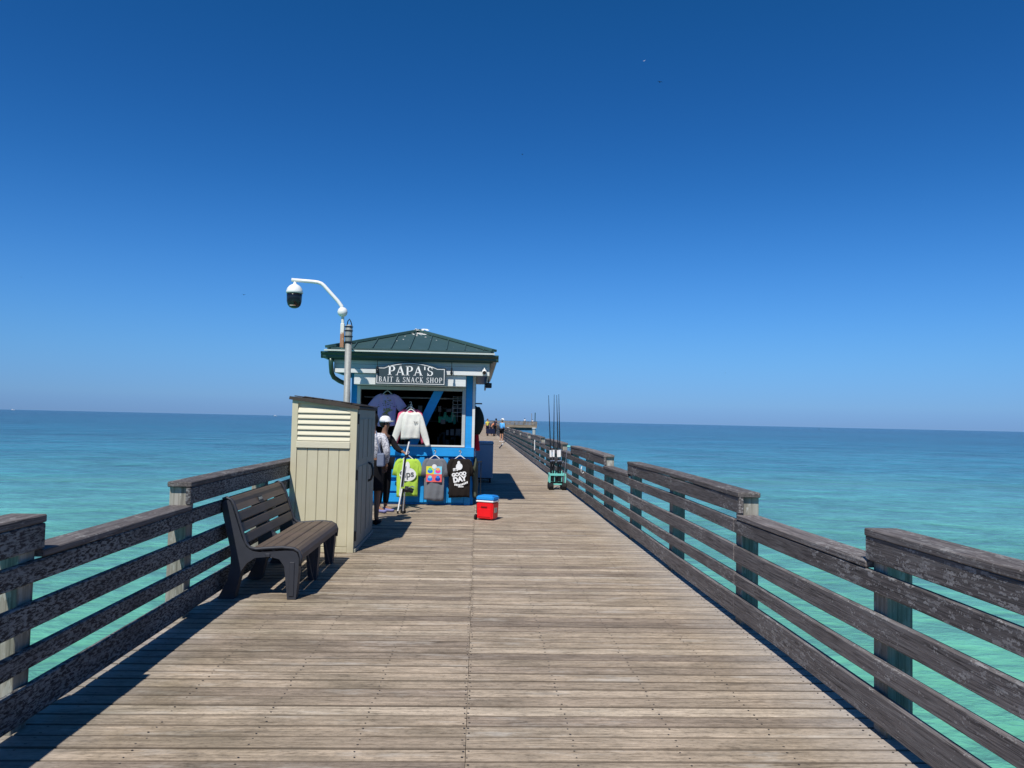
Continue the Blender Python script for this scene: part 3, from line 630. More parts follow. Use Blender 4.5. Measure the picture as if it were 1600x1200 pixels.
# lime streaks at the apex
bm = BM(); random.seed(3)
for i in range(34):
    t = random.uniform(0.78, 1.0); x = XC + random.gauss(0.06, 0.085); 
    if i > 26: t = random.uniform(0.3, 0.8); x = XC + random.gauss(-0.02, 0.25)
    yy = YA + (AY - YA) * t; z = ZE + (ZR - ZE) * t + 0.004 + (0.05 if t > 0.9 else 0); r_ = random.uniform(0.012, 0.045) * (0.5 if i > 26 else 1)
    q = Vector(kt([(x, yy, z)])[0]); n = 7
    vs = [bm.verts.new(q + Vector((r_ * math.cos(a) * random.uniform(0.6, 1.3), 0.95 * r_ * math.sin(a), 0.33 * r_ * math.sin(a)))) for a in [2 * math.pi * j / n for j in range(n)]]; bm.faces.new(vs)
tag(obj('bird_droppings', bm, 'bird_lime', kx), kind='stuff')
# downspout
bm = tube(BM(), kt([(-2.70, 14.10, 2.70), (-2.695, 14.12, 2.56), (-2.69, 14.18, 2.42), (-2.66, 14.25, 2.34), (-2.58, 14.38, 2.28), (-2.49, 14.52, 2.24), (-2.455, 14.60, 2.17), (-2.45, 14.62, 2.05), (-2.45, 14.62, 0.1)]), 0.043, 10); obj('downspout', bm, 'gutter_green', kx, smooth=True)
# things inside the hatch that belong to the kiosk
sf = kb('shelf', -2.29, -0.16, 15.55, 15.75, 2.02, 2.045, 'grey_trim'); kb('shelf', -2.29, -0.16, 17.2, 17.4, 1.55, 1.58, 'interior_goods'); kb('counter', -2.29, -0.16, 14.80, 15.15, 0.96, 1.0, 'dark_interior')
bm = BM()
for i in range(26):
    x = random.uniform(-2.2, -0.3); h_ = random.uniform(0.1, 0.3); bb(bm, x, x + 0.09, 17.0, 17.15, 1.59, 1.59 + h_)
    bb(bm, x, x + 0.08, 16.6, 16.7, 1.05, 1.05 + h_)
    z_ = random.choice((1.30, 1.52, 1.76)); bb(bm, x - 0.05, x + random.uniform(-0.01, 0.05), 15.30, 15.33, z_, z_ + random.uniform(0.06, 0.15))
for v in bm.verts: v.co += Vector((1.24, -WY, 0))
tag(obj('shelf_goods', bm, 'interior_goods', kx), kind='stuff')
# wire rack seen at right in the hatch
wr = thing('wire_rack', 'grey wire rack inside the kiosk window at its upper right', 'rack', (-0.40, 15.05, 1.68))
bm = BM()
for i in range(6): tube(bm, [(-0.09, 0, i * 0.075), (0.09, 0, i * 0.075)], 0.005, 5)
for x in (-0.09, 0, 0.09): tube(bm, [(x, 0, -0.1), (x, 0, 0.39)], 0.004, 5)
obj('wire_grid', bm, 'grey_trim', wr)
# outdoor bulbs and bullet camera
for x, lab in ((-1.80, 'unlit dark string bulb hanging at the left end of the shop sign'), (-0.53, 'unlit dark string bulb hanging just right of the shop sign')):
    t = thing('string_bulb', lab, 'light bulb', (x + (-0.05 if x < -1 else 0.03), 14.09, 2.42), group='bulbs hanging along the kiosk band')
    bm = tube(BM(), [(0, 0, 0.245), (0, 0, 0.13)], 0.006, 6); obj('cord', bm, 'black_plastic', t)
    bm = BM(); lathe(bm, [(0.016, 0.14), (0.018, 0.09), (0.016, 0.085)], seg=10); obj('socket', bm, 'black_plastic', t)
    bm = BM(); lathe(bm, [(0.014, 0.086), (0.026, 0.05), (0.026, 0.03), (0.012, 0.006), (0.002, 0.0)], seg=10); obj('glass', bm, 'dome_glass', t, smooth=True)
bc = thing('bullet_camera', 'small white bullet camera mounted at the right end of the kiosk band', 'security camera', (0.10, 14.10, 2.49))
bm = tube(BM(), [(0.0, 0.08, 0.03), (0.0, -0.08, -0.01)], [0.042, 0.042], 14); obj('body', bm, 'white_metal', bc, smooth=True)
bm = tube(BM(), [(0, -0.081, -0.01), (0, -0.092, -0.013)], [0.034, 0.030], 14); obj('lens', bm, 'dome_glass', bc)
bm = BM(); box(bm, (0.0, 0.06, 0.065), (0.02, 0.05, 0.05)); obj('bracket', bm, 'white_metal', bc)
fl = thing('flood_light', 'dark flood light under the right eave of the kiosk', 'light', (0.22, 17.0, 2.33))
bm = box(BM(), (0, 0, 0.05), (0.14, 0.16, 0.11), None, 0.015); obj('lamp_body', bm, 'black_plastic', fl)
bm = tube(BM(), [(0, 0, 0.10), (0, 0, 0.285)], 0.015, 8); obj('stem', bm, 'black_plastic', fl)

# ------------------------------------------------------------------ sign
sg = thing('shop_sign', "dark arched sign reading PAPA'S BAIT & SNACK SHOP over the kiosk window", 'sign', (-1.245, 14.115, 2.225))
W2 = 0.637; Hh = 0.325
def sign_outline(ins):
    pts = [(-W2 + ins, ins), (W2 - ins, ins), (W2 - ins, Hh - ins), (0.49 - ins * 0.3, Hh - ins)]
    for i in range(0, 17):
        a = -1 + 2 * i / 16; pts.append((-a * (0.44 - ins * .2), Hh + 0.02 - ins + 0.075 * (1 - a * a)))
    pts += [(-0.49 + ins * 0.3, Hh - ins), (-W2 + ins, Hh - ins)]
    return pts
obj('board', prism(BM(), sign_outline(0), 'y', 0, 0.04), 'sign_face', sg)
bm = BM(); o1, o2 = sign_outline(0.020), sign_outline(0.030); n = len(o1)
for i in range(n):
    a, b_, c_, d_ = o1[i], o1[(i + 1) % n], o2[(i + 1) % n], o2[i]; bm.faces.new([bm.verts.new((q[0], -0.003, q[1])) for q in (a, b_, c_, d_)])
obj('border_line', bm, 'sign_white', sg)
# serif capitals: strokes = (kind, data) on a 0..1 high grid
TH, TN, SF = 0.17, 0.075, 0.055; WK = [1.0]
def stroke(bm, p, q, wd, xf):
    wd *= WK[0]
    p, q = Vector((p[0], p[1])), Vector((q[0], q[1])); d = (q - p); L = d.length
    if L < 1e-6: return
    n = Vector((-d.y, d.x)) / L * wd / 2
    bm.faces.new([bm.verts.new(xf(v)) for v in (p - n, q - n, q + n, p + n)])
def bowl(bm, cx, cy, rx, ry, a0, a1, wmax, wmin, xf, n=12):
    wmax *= WK[0]; wmin *= WK[0]
    ps = []
    for i in range(n + 1):
        a = math.radians(a0 + (a1 - a0) * i / n); wd = wmin + (wmax - wmin) * abs(math.cos(a)) ** 1.3
        ps.append(((cx + (rx + wd / 2) * math.cos(a), cy + (ry + wd / 2 * .8) * math.sin(a)), (cx + (rx - wd / 2) * math.cos(a), cy + (ry - wd / 2 * .8) * math.sin(a))))
    for (a, b_), (c_, d_) in zip(ps, ps[1:]): bm.faces.new([bm.verts.new(xf(Vector(v))) for v in (a, c_, d_, b_)])
def glyph(bm, ch, xf):
    st = lambda p, q, wd: stroke(bm, p, q, wd, xf)
    def ser(x, y, hw=0.15): st((x - hw, y), (x + hw, y), SF)
    lo, hi = SF / 2, 1 - SF / 2
    if ch == 'P': st((.18, 0), (.18, 1), TH); ser(.18, lo, .18); ser(.10, hi, .10); st((.1, hi), (.42, hi), TN); st((.2, .45), (.42, .45), TN); bowl(bm, .42, .715, .20, .25, -90, 90, TH, TN, xf); return .76
    if ch == 'A': st((.09, 0), (.40, 1), TN); st((.40, 1), (.72, 0), TH); st((.2, .33), (.6, .33), TN); ser(.08, lo, .12); ser(.72, lo, .15); return .90
    if ch == 'S':
        bowl(bm, .34, .74, .20, .22, 20, 270, .12, TN, xf); bowl(bm, .34, .27, .22, .23, 90, -160, .14, TN, xf); st((.54, .70), (.54, 1.0), SF); st((.10, .0), (.10, .32), SF); return .68
    if ch == "'": st((.12, .62), (.12, 1.0), .11); return .26
    if ch == 'B': st((.18, 0), (.18, 1), TH); ser(.10, lo, .10); ser(.10, hi, .10); st((.1, hi), (.40, hi), TN); st((.2, .52), (.42, .52), TN); st((.1, lo), (.42, lo), TN); bowl(bm, .40, .75, .17, .22, -90, 90, .15, TN, xf); bowl(bm, .42, .27, .20, .24, -90, 90, TH, TN, xf); return .76
    if ch == 'I': st((.18, 0), (.18, 1), TH); ser(.18, lo, .17); ser(.18, hi, .17); return .40
    if ch == 'T': st((.38, 0), (.38, 1), TH); ser(.38, lo, .17); st((.04, hi), (.72, hi), TN); st((.05, .76), (.05, 1), SF); st((.71, .76), (.71, 1), SF); return .80
    if ch == 'N': st((.14, 0), (.14, 1), TN); st((.14, 1), (.70, 0), TH); st((.70, 0), (.70, 1), TN); ser(.14, lo, .13); ser(.10, hi, .12); ser(.70, hi, .13); return .88
    if ch == 'C': bowl(bm, .42, .5, .30, .46, 38, 322, TH, TN, xf, 18); st((.66, .70), (.66, .98), SF); return .80
    if ch == 'K': st((.18, 0), (.18, 1), TH); ser(.18, lo, .17); ser(.18, hi, .17); st((.24, .42), (.62, 1), TN); st((.34, .58), (.68, 0), TH); ser(.62, hi, .12); ser(.70, lo, .14); return .86
    if ch == 'H': st((.18, 0), (.18, 1), TH); st((.68, 0), (.68, 1), TH); st((.18, .52), (.68, .52), TN); [ser(x, y, .16) for x in (.18, .68) for y in (lo, hi)]; return .90
    if ch == 'O': bowl(bm, .42, .5, .31, .46, 0, 360, TH, TN, xf, 24); return .86
    if ch == '&': bowl(bm, .34, .77, .13, .18, 0, 360, .11, TN, xf, 14); bowl(bm, .32, .26, .23, .23, 60, 340, .13, TN, xf, 16); st((.24, .66), (.74, 0), .13); st((.56, .24), (.74, .50), TN); return .86
    return .36
def text_line(s, width, hgt, z, parent, y=-0.0035, extra=0.08):
    tmp = BM(); adv = sum(glyph(tmp, c, lambda v: (v.x, 0, v.y)) + extra for c in s) - extra; tmp.free()
    kx_ = width / adv; x = -width / 2
    for c in s:
        bm = BM(); x0 = x
        a = glyph(bm, c, lambda v: (x0 + v.x * kx_, 0, v.y * hgt))
        if c != ' ':
            obj('letter', bm, 'sign_white', parent, (0, y, z))
        else: bm.free()
        x += (a + extra) * kx_
text_line("PAPA'S", 0.83, 0.170, 0.175, sg, extra=0.05)
WK[0] = 0.82
text_line("BAIT & SNACK SHOP", 1.16, 0.098, 0.048, sg, extra=0.13)

# ------------------------------------------------------------------ garments
def garment(name, label, cat, mat, loc, w, h, sl_len, sl_ang, sl_w, collar=0.09, rz=0, long=False, extra=None, waist=0.96, seed=1):
    """T-shirt shaped cloth hanging from z=0 down; w = chest width, origin at neck"""
    rnd = random.Random(seed)
    t = thing(name, label, cat, loc, rz, 'shirts hung on hangers at the kiosk')
    ph = [rnd.uniform(0, 6) for _ in range(6)]
    def fold(x, z): return 0.012 * math.sin(x * 26 + z * 5 + ph[0]) + 0.008 * math.sin(x * 47 - z * 9 + ph[1]) + 0.006 * math.sin(z * 17 + ph[2])
    bm = BM(); rings = []; n = 40
    rows = 14
    for i in range(rows + 1):
        t_ = i / rows; z = -h * t_
        hw = w / 2 * (1.0 if t_ > 0.22 else 0.42 + 0.58 * (t_ / 0.22) ** 0.45) * (1 + (waist - 1) * t_)
        dd = 0.018 + 0.03 * min(1, t_ * 3)
        ring = []
        for j in range(n):
            a = 2 * math.pi * j / n; x = hw * math.cos(a) * (1 + 0.0 * t_)
            sgn = math.sin(a); y = dd * (abs(sgn) ** 0.6) * (1 if sgn > 0 else -1)
            zz = z - (0.045 * math.exp(-(x / collar) ** 2) if t_ < 0.02 else 0) + (0.012 * math.sin(x * 13 + ph[3]) if t_ == 1 else 0)
            ring.append((x, y + fold(x, z) * min(1, t_ * 4), zz))
        rings.append(ring)
    loft(bm, rings)
    obj('shirt_body', bm, mat, t, smooth=True)
    for s in (-1, 1):
        bm = BM(); rings = []
        sp_ = math.sin(math.radians(sl_ang))
        path = [(w * .28, -.045), (w * .38, -.07), (w * .44, -.115), (w * .455 + sl_len * sp_ * .55, -.125 - sl_len * .45), (w * .465 + sl_len * sp_, -.125 - sl_len * .9)]
        hw = [.035, .05, sl_w * .45, sl_w * .48, sl_w * .47]
        if long: path = path[:3] + [(w * .45 + (sl_len + .1) * sp_ * q, -.13 - (sl_len + .06) * q) for q in (.2, .4, .6, .8, .93, 1.0)]; hw = [.035, .048] + [sl_w * x for x in (.42, .45, .44, .43, .40, .30, .30)]
        for i, (a_, b_) in enumerate(path):
            p_, n_ = path[max(i - 1, 0)], path[min(i + 1, len(path) - 1)]; d_ = Vector((n_[0] - p_[0], n_[1] - p_[1])).normalized(); u = (-d_.y, d_.x)
            rings.append([(s * (a_ + u[0] * hw[i] * math.cos(q)), .026 * math.sin(q) + .010 * math.sin(5 * i + ph[4]) * (i > 1) + .004 * math.sin(q * 6 + i), b_ + u[1] * hw[i] * math.cos(q)) for q in [2 * math.pi * j / 16 for j in range(16)]])
        loft(bm, rings); obj('sleeve', bm, mat, t, smooth=True)
    # hanger
    hg = BM(); tube(hg, [(-w * 0.36, 0, -0.07), (-0.02, 0, 0.03), (0.02, 0, 0.03), (w * 0.36, 0, -0.07)], 0.008, 6)
    tube(hg, [(0, 0, 0.03), (0, 0, 0.07), (0.018, 0, 0.095), (0.012, 0, 0.12), (-0.008, 0, 0.125), (-0.02, 0, 0.11)], 0.004, 6)
    obj('hanger', hg, 'white_metal', t)
    return t
def flat(bm, pts, y): bm.faces.new([bm.verts.new((p[0], y, p[1])) for p in pts])
def ell(cx, cz, rx, rz, n=16, a0=0, a1=360): return [(cx + rx * math.cos(math.radians(a0 + (a1 - a0) * i / n)), cz + rz * math.sin(math.radians(a0 + (a1 - a0) * i / n))) for i in range(n)]
def drape(o, t_):
    """lay a flat print on the front of the shirt below it"""
    o.modifiers.new('sw', 'SHRINKWRAP')
def word(s, size, loc, mat, parent, rot=0.0, sx=1.0, bold=0.012):
    cu = bpy.data.curves.new('word', 'FONT'); cu.body = s; cu.size = size; cu.align_x = 'CENTER'; cu.offset = bold * size * 2
    to = bpy.data.objects.new('word', cu); C.objects.link(to); bpy.context.view_layer.update()
    me = bpy.data.meshes.new_from_object(to.evaluated_get(bpy.context.evaluated_depsgraph_get())); bpy.data.objects.remove(to)
    me.transform(Matrix.Rotation(math.radians(90), 4, 'X')); me.transform(Matrix.Diagonal((sx, 1, 1, 1)))
    o = obj('printed_word', me, mat, parent, loc, (0, rot, 0)); return o
YS = 14.50
lime = garment('t_shirt', 'lime green shirt with white lettering hanging low on the kiosk front', 'shirt', 'cloth_lime', (-1.285, YS, 0.885), 0.41, 0.72, 0.24, 8, 0.14, seed=2)
bm = BM(); flat(bm, ell(0.01, -0.31, 0.155, 0.125, 20), -0.070); flat(bm, ell(0.0, -0.16, 0.045, 0.09, 12), -0.071); obj('print_patch', bm, 'cloth_white', lime)
word('Sips', 0.17, (0.0, -0.075, -0.36), 'p_darkgrey', lime, -0.12)
gry = garment('t_shirt', 'grey shirt printed with a four colour square picture, between the lime and the black shirt', 'shirt', 'cloth_grey', (-0.785, YS, 0.90), 0.385, 0.80, 0.26, 5, 0.13, seed=3)
SQ = 0.145
for (ix, iz, c0, c1, c2) in ((0, 1, 'p_yellow', 'p_blue', 'p_green'), (1, 1, 'p_cyan', 'p_pink', 'p_orange'), (0, 0, 'p_coral', 'p_blue', 'p_cyan'), (1, 0, 'p_coral', 'p_navy', 'p_blue')):
    x0 = -0.150 + ix * SQ; z0 = -0.455 + iz * SQ
    bm = BM(); flat(bm, [(x0, z0), (x0 + SQ, z0), (x0 + SQ, z0 + SQ), (x0, z0 + SQ)], -0.066); pp = obj('print_square', bm, c0, gry)
    bm = BM(); flat(bm, ell(x0 + SQ / 2, z0 + 0.055, 0.050, 0.040, 12), -0.0675); obj('print_blob', bm, c1, pp)
    bm = BM(); flat(bm, ell(x0 + SQ / 2, z0 + 0.092, 0.035, 0.028, 12), -0.069); obj('print_blob', bm, c2, pp)
bm = BM(); flat(bm, ell(0.0, -0.17, 0.045, 0.045, 14), -0.0705); obj('print_blob', bm, 'cloth_white', gry)
blk = garment('t_shirt', "black shirt printed IT'S GOOD DAY in white, lowest row at the right corner", 'shirt', 'cloth_black', (-0.315, YS, 0.905), 0.41, 0.74, 0.25, 4, 0.12, seed=4)
bm = BM(); flat(bm, ell(-0.01, -0.165, 0.062, 0.065, 14), -0.068); flat(bm, ell(-0.02, -0.095, 0.028, 0.035, 10), -0.069); obj('print_bottle', bm, 'sign_white', blk)
word("IT'S", 0.068, (-0.075, -0.069, -0.245), 'sign_white', blk, -0.10, 0.9, 0.03)
word('GOOD', 0.086, (-0.005, -0.070, -0.335), 'sign_white', blk, -0.16, 1.0, 0.035)
word('DAY', 0.125, (0.01, -0.071, -0.440), 'sign_white', blk, -0.18, 0.95, 0.035)
bm = BM()
for i in range(9):
    x = -0.09 + i * 0.028; zc = -0.50 - 0.010 * math.sin(i * .4) + 0.0055 * max(0, i - 3) * 1.6
    flat(bm, [(x, zc - 0.02), (x + 0.022, zc - 0.018), (x + 0.022, zc + 0.02), (x, zc + 0.018)], -0.071)
flat(bm, [(-0.02, -0.55), (0.08, -0.545), (0.08, -0.53), (-0.02, -0.533)], -0.071)
obj('print_line', bm, 'sign_white', blk)
garment('t_shirt', 'lavender shirt with dark floral print hanging at the upper left in the kiosk window', 'shirt', 'cloth_lavender', (-1.735, 14.78, 2.10), 0.36, 0.64, 0.20, 42, 0.19, 0.10, seed=5)
lav = [o for o in C.objects if o.get('label', '').startswith('lavender')][0]
bm = BM(); rr = random.Random(9)
for i in range(40):
    flat(bm, ell(rr.gauss(0, 0.055), -0.36 + rr.gauss(0, 0.10), rr.uniform(0.008, 0.024), rr.uniform(0.006, 0.02), 7), -0.066 - i * 0.00006)
tag(obj('floral_print', bm, 'p_gold', lav), kind='stuff')
bm = BM()
for i in range(30): flat(bm, ell(rr.gauss(0.01, 0.07), -0.22 + rr.gauss(0, 0.035), rr.uniform(0.006, 0.02), rr.uniform(0.003, 0.009), 6), -0.0685 - i * 0.00006)
tag(obj('floral_lines', bm, 'p_darkgrey', lav), kind='stuff')
garment('sweatshirt', 'pink sweatshirt hanging behind the cream one in the kiosk window', 'sweatshirt', 'cloth_pink', (-1.265, 14.49, 1.805), 0.38, 0.50, 0.46, 9, 0.14, 0.08, long=True, seed=6)
cr = garment('sweatshirt', 'cream long sleeved sweatshirt hanging in front of the kiosk window', 'sweatshirt', 'cloth_cream', (-1.245, 14.40, 1.755), 0.37, 0.52, 0.46, 17, 0.145, 0.08, long=True, seed=7)
bm = BM()
for i in range(7): flat(bm, ell(0.07 + i * 0.011, -0.20 - (i % 3) * 0.012, 0.008, 0.010, 8), -0.066)
obj('chest_logo', bm, 'p_darkgrey', cr)
sd = garment('t_shirt', 'olive grey shirt hanging edge-on at the right corner of the kiosk', 'shirt', 'cloth_olive', (-0.03, 14.90, 0.93), 0.40, 0.80, 0.18, 8, 0.16, rz=math.radians(90), seed=8)
for hx in (-1.285, -0.785, -0.315):
    kb('wall_hook', hx - 0.010, hx + 0.010, WY - 0.075, WY - 0.0455, 1.005, 1.045, 'black_plastic', 0.003)
# teal folded cloths inside
ts = thing('folded_cloths', 'teal and pale green cloths hanging deep inside the kiosk window', 'cloth', (-0.62, 15.9, 1.50), group=None)
rr = random.Random(4)
for i in range(7):
    bm = box(BM(), (0, 0, 0), (0.055, 0.12, rr.uniform(0.10, 0.22)), None, 0.012); obj('cloth_fold', bm, 'cloth_teal' if i else 'p_green', ts, (-0.16 + i * 0.05, 0, 0.12 + rr.uniform(-0.02, 0.05)), (0, rr.uniform(-0.2, 0.2), 0))

# ------------------------------------------------------------------ things on the right side of the kiosk
nb = thing('net_bag', 'black net bag hanging on the right side of the kiosk', 'bag', (0.0, 15.6, 1.32))
rings = []
for i in range(11):
    t_ = i / 10; z = 0.56 * (1 - t_); rad = (0.03 + 0.12 * math.sin(math.pi * min(1, t_ * 0.93 + 0.02)) ** 0.8)
    rings.append([(-0.01 + rad * math.cos(a) * 0.95, rad * 1.2 * math.sin(a), z) for a in [2 * math.pi * j / 16 for j in range(16)]])
obj('mesh_sack', loft(BM(), rings), 'net_weave', nb, smooth=True)
bm = tube(BM(), [(-0.05, 0, 0.58), (0.0, 0, 0.50), (0.08, -0.02, 0.30), (0.09, -0.02, 0.1)], 0.012, 6); obj('strap', bm, 'cloth_dark', nb)
rb = thing('red_towel', 'red towel hanging beneath the black net bag', 'towel', (-0.03, 15.75, 0.98))
bm = BM(); rings = []
for i in range(7):
    z = 0.52 - i * 0.085; rings.append([((0.03 + 0.008 * i) * math.cos(a) + 0.006 * math.sin(5 * a) + 0.01, 0.09 * math.sin(a), z) for a in [2 * math.pi * j / 14 for j in range(14)]])
obj('towel_cloth', loft(bm, rings), 'cloth_red', rb, smooth=True)
bk = bx('wall_bracket', -0.06, 0.08, 15.45, 15.47, 1.93, 1.955, 'black_plastic'); tag(bk, 'small dark bracket sticking out of the kiosk side wall above the net bag', 'bracket')
fz = thing('chest_freezer', 'blue grey bait freezer on casters in the shade beside the kiosk', 'freezer', (0.18, 20.2, 0))
bx('cabinet', -0.235, 0.240, -0.25, 0.75, 0.12, 0.985, 'freezer_shell', fz, 0.012)
bx('lid', -0.240, 0.248, -0.26, 0.76, 0.99, 1.05, 'freezer_shell', fz, 0.012)
bx('base_plinth', -0.20, 0.20, -0.20, 0.70, 0.085, 0.118, 'black_plastic', fz)
for x in (-0.17, 0.17):
    for y in (-0.17, 0.62): obj('caster', wheel(BM(), (x, y, 0.04), 0.04, 0.04), 'tyre', fz)

# ------------------------------------------------------------------ cooler
cl = thing('rolling_cooler', 'red cooler with blue lid and black wheels on the deck right of the kiosk', 'cooler', (0.195, 12.62, 0), math.radians(-25))
def taper(x0, x1, y0, y1, z0, z1, s, bev):
    bm = bb(BM(), x0, x1, y0, y1, z0, z1)
    for v in bm.verts:
        if v.co.z < (z0 + z1) / 2: v.co.x *= s; v.co.y *= s
    bmesh.ops.bevel(bm, geom=bm.edges[:], offset=bev, segments=3, affect='EDGES'); return bm
obj('tub', taper(-0.148, 0.148, -0.125, 0.125, 0.018, 0.290, 0.93, 0.018), 'cooler_red', cl)
obj('rim_band', taper(-0.152, 0.152, -0.129, 0.129, 0.291, 0.318, 1.0, 0.006), 'sign_white', cl)
ld = obj('lid', taper(-0.150, 0.150, -0.127, 0.127, 0.319, 0.392, 1.03, 0.018), 'cooler_blue', cl)
obj('lid_panel', taper(-0.11, 0.11, -0.09, 0.09, 0.388, 0.398, 1.0, 0.004), 'cooler_blue', ld)
bx('hand_grip', -0.06, 0.045, -0.134, -0.122, 0.205, 0.225, 'cooler_dark_red', cl, 0.002)
bx('front_recess', -0.105, 0.105, -0.127, -0.119, 0.055, 0.185, 'cooler_red', cl, 0.004)
bx('side_label', 0.1425, 0.1465, -0.05, 0.055, 0.12, 0.20, 'sticker', cl, 0.001)
for y in (-0.10, 0.10):
    wh = obj('wheel', wheel(BM(), (-0.162, y, 0.045), 0.045, 0.032), 'tyre', cl); obj('hub', wheel(BM(), (-0.180, y, 0.045), 0.016, 0.006), 'sticker', wh)
for y in (-0.07, 0.07): obj('handle_rail', tube(BM(), [(-0.165, y * 0.9, 0.10), (-0.165, y * 0.9, 0.93)], 0.008, 8), 'black_plastic', cl)
obj('handle_grip', tube(BM(), [(-0.165, -0.075, 0.935), (-0.165, 0.075, 0.935)], 0.013, 8), 'black_plastic', cl)

# ------------------------------------------------------------------ rod cart
ct = thing('fishing_cart', 'teal fishing cart with black wheels parked by the right railing', 'cart', (1.925, 18.42, 0))
bm = BM()
for (x0, x1, y0, y1, z0, z1) in ((-.19, .19, -.16, .16, .115, .145),):
    bb(bm, x0, x1, y0, y1, z0, z1, 0.006)
obj('base_tray', bm, 'teal_plastic', ct)
bm = BM()
for z in (0.33,):
    for y in (-0.15, 0.15): bb(bm, -0.20, 0.20, y - 0.015, y + 0.015, z, z + 0.055, 0.005)
    for x in (-0.185, 0.185): bb(bm, x - 0.015, x + 0.015, -0.134, 0.134, z + 0.002, z + 0.053, 0.005)
obj('top_frame', bm, 'teal_plastic', ct)
for x in (-0.185, 0.185):
    for y in (-0.15, 0.15): bx('upright', x - 0.016, x + 0.016, y - 0.014, y + 0.014, 0.147, 0.328, 'teal_plastic', ct)
for x in (-0.135, -0.08, 0.035, 0.09): obj('rod_tube', tube(BM(), [(x, -0.11, 0.19), (x, -0.11, 0.45)], 0.026, 10), 'teal_plastic', ct)
bm = bb(BM(), -0.12, 0.12, -0.08, 0.10, 0.15, 0.31, 0.01); obj('bait_box', bm, 'black_plastic', ct)
for x in (-0.17, 0.17):
    for y in (-0.16, 0.12):
        wh = obj('wheel', wheel(BM(), (x * 0.9, y, 0.083), 0.083, 0.11), 'tyre', ct)
        bm = BM()
        for q in range(10):
            a = q * math.pi / 5; box(bm, (x * 0.9, y + 0.083 * math.cos(a), 0.083 + 0.083 * math.sin(a)), (0.07, 0.012, 0.01), Matrix.Rotation(a + math.pi / 2, 3, 'X'))
        for v in bm.verts: v.co.z = max(v.co.z, 0.002)
        tag(obj('tread', bm, 'tyre', wh), kind='stuff')
for x in (0.135, 0.195): obj('pull_bar', tube(BM(), [(x, -0.18, 0.16), (x + 0.09, -0.12, 1.02)], 0.008, 8), 'silver', ct)
obj('pull_grip', tube(BM(), [(0.215, -0.12, 1.03), (0.295, -0.12, 1.03)], 0.022, 8), 'teal_plastic', ct)
rods = [(-0.135, -0.25, 2.24, 'far left rod of the four, leaning furthest left from the teal cart'), (-0.095, -0.115, 2.26, 'fishing rod second from left in the teal cart'), (0.035, -0.055, 2.25, 'fishing rod second from right in the teal cart'), (0.075, -0.005, 2.27, 'rightmost fishing rod standing in the teal cart')]
def fishing_rod(name, label, base, tip, grip=True, group=None, reel=True, r0=0.021):
    base, tip = Vector(base), Vector(tip); t = thing(name, label, 'fishing rod', base, 0, group); d = tip - base; L = d.length
    P = lambda f: d * f + Vector((0, 0, 0))
    obj('rod_blank', tube(BM(), [P(0), P(0.3), P(0.6), P(0.85), P(1.0)], [r0, r0 * .85, r0 * .6, r0 * .4, r0 * .25], 7), 'rod_black', t)
    obj('foregrip', tube(BM(), [P(0.28), P(0.36)], r0 * 1.35, 8), 'sign_white', t)
    obj('rear_grip', tube(BM(), [P(0.0), P(0.17)], r0 * 1.5, 8), 'rod_black', t)
    for f in (0.45, 0.58, 0.70, 0.80, 0.89, 0.96):
        obj('line_guide', tube(BM(), [P(f) + Vector((0, -0.004, 0)), P(f) + Vector((0, -0.035, 0.006)), P(f + 0.008) + Vector((0, -0.004, 0))], 0.004, 5), 'silver', t)
    if reel:
        c_ = P(0.215) + Vector((0, -0.055, 0)); rl = obj('reel', tube(BM(), [c_ + Vector((0, 0, -0.045)), c_ + Vector((0, 0, -0.02)), c_ + Vector((0, 0, 0.03)), c_ + Vector((0, 0, 0.045))], [0.02, 0.038, 0.038, 0.022], 12), 'rod_black', t)
        obj('reel_spool', tube(BM(), [c_ + Vector((0, 0, 0.028)), c_ + Vector((0, 0, 0.058))], [0.030, 0.026], 12), 'silver', rl)
        obj('reel_crank', tube(BM(), [c_ + Vector((0.03, 0, 0)), c_ + Vector((0.075, -0.01, 0.02)), c_ + Vector((0.075, -0.02, 0.05))], 0.008, 6), 'silver', rl)
    return t
for i, (x, tx, zt_, lb) in enumerate(rods):
    fishing_rod('fishing_rod', lb, (1.925 + x, 18.31, 0.20), (1.925 + tx, 18.31, zt_), group='fishing rods standing in the teal cart')

# hooks and pipes on the right rail
hk = obj('rod_hook', tube(BM(), [(2.13, 15.30, 0.62), (2.10, 15.27, 0.60), (2.07, 15.22, 0.63), (2.065, 15.2, 0.69), (2.08, 15.22, 0.74)], 0.008, 8), 'white_metal'); tag(hk, 'small white hook fixed to the right railing near the teal cart', 'hook')
t = obj('rod_holder', tube(BM(), [(2.11, 28.3, 0.55), (2.11, 28.3, 0.93)], 0.014, 10), 'sign_white'); tag(t, 'small white pipe strapped to the right railing beyond the teal cart', 'pipe')

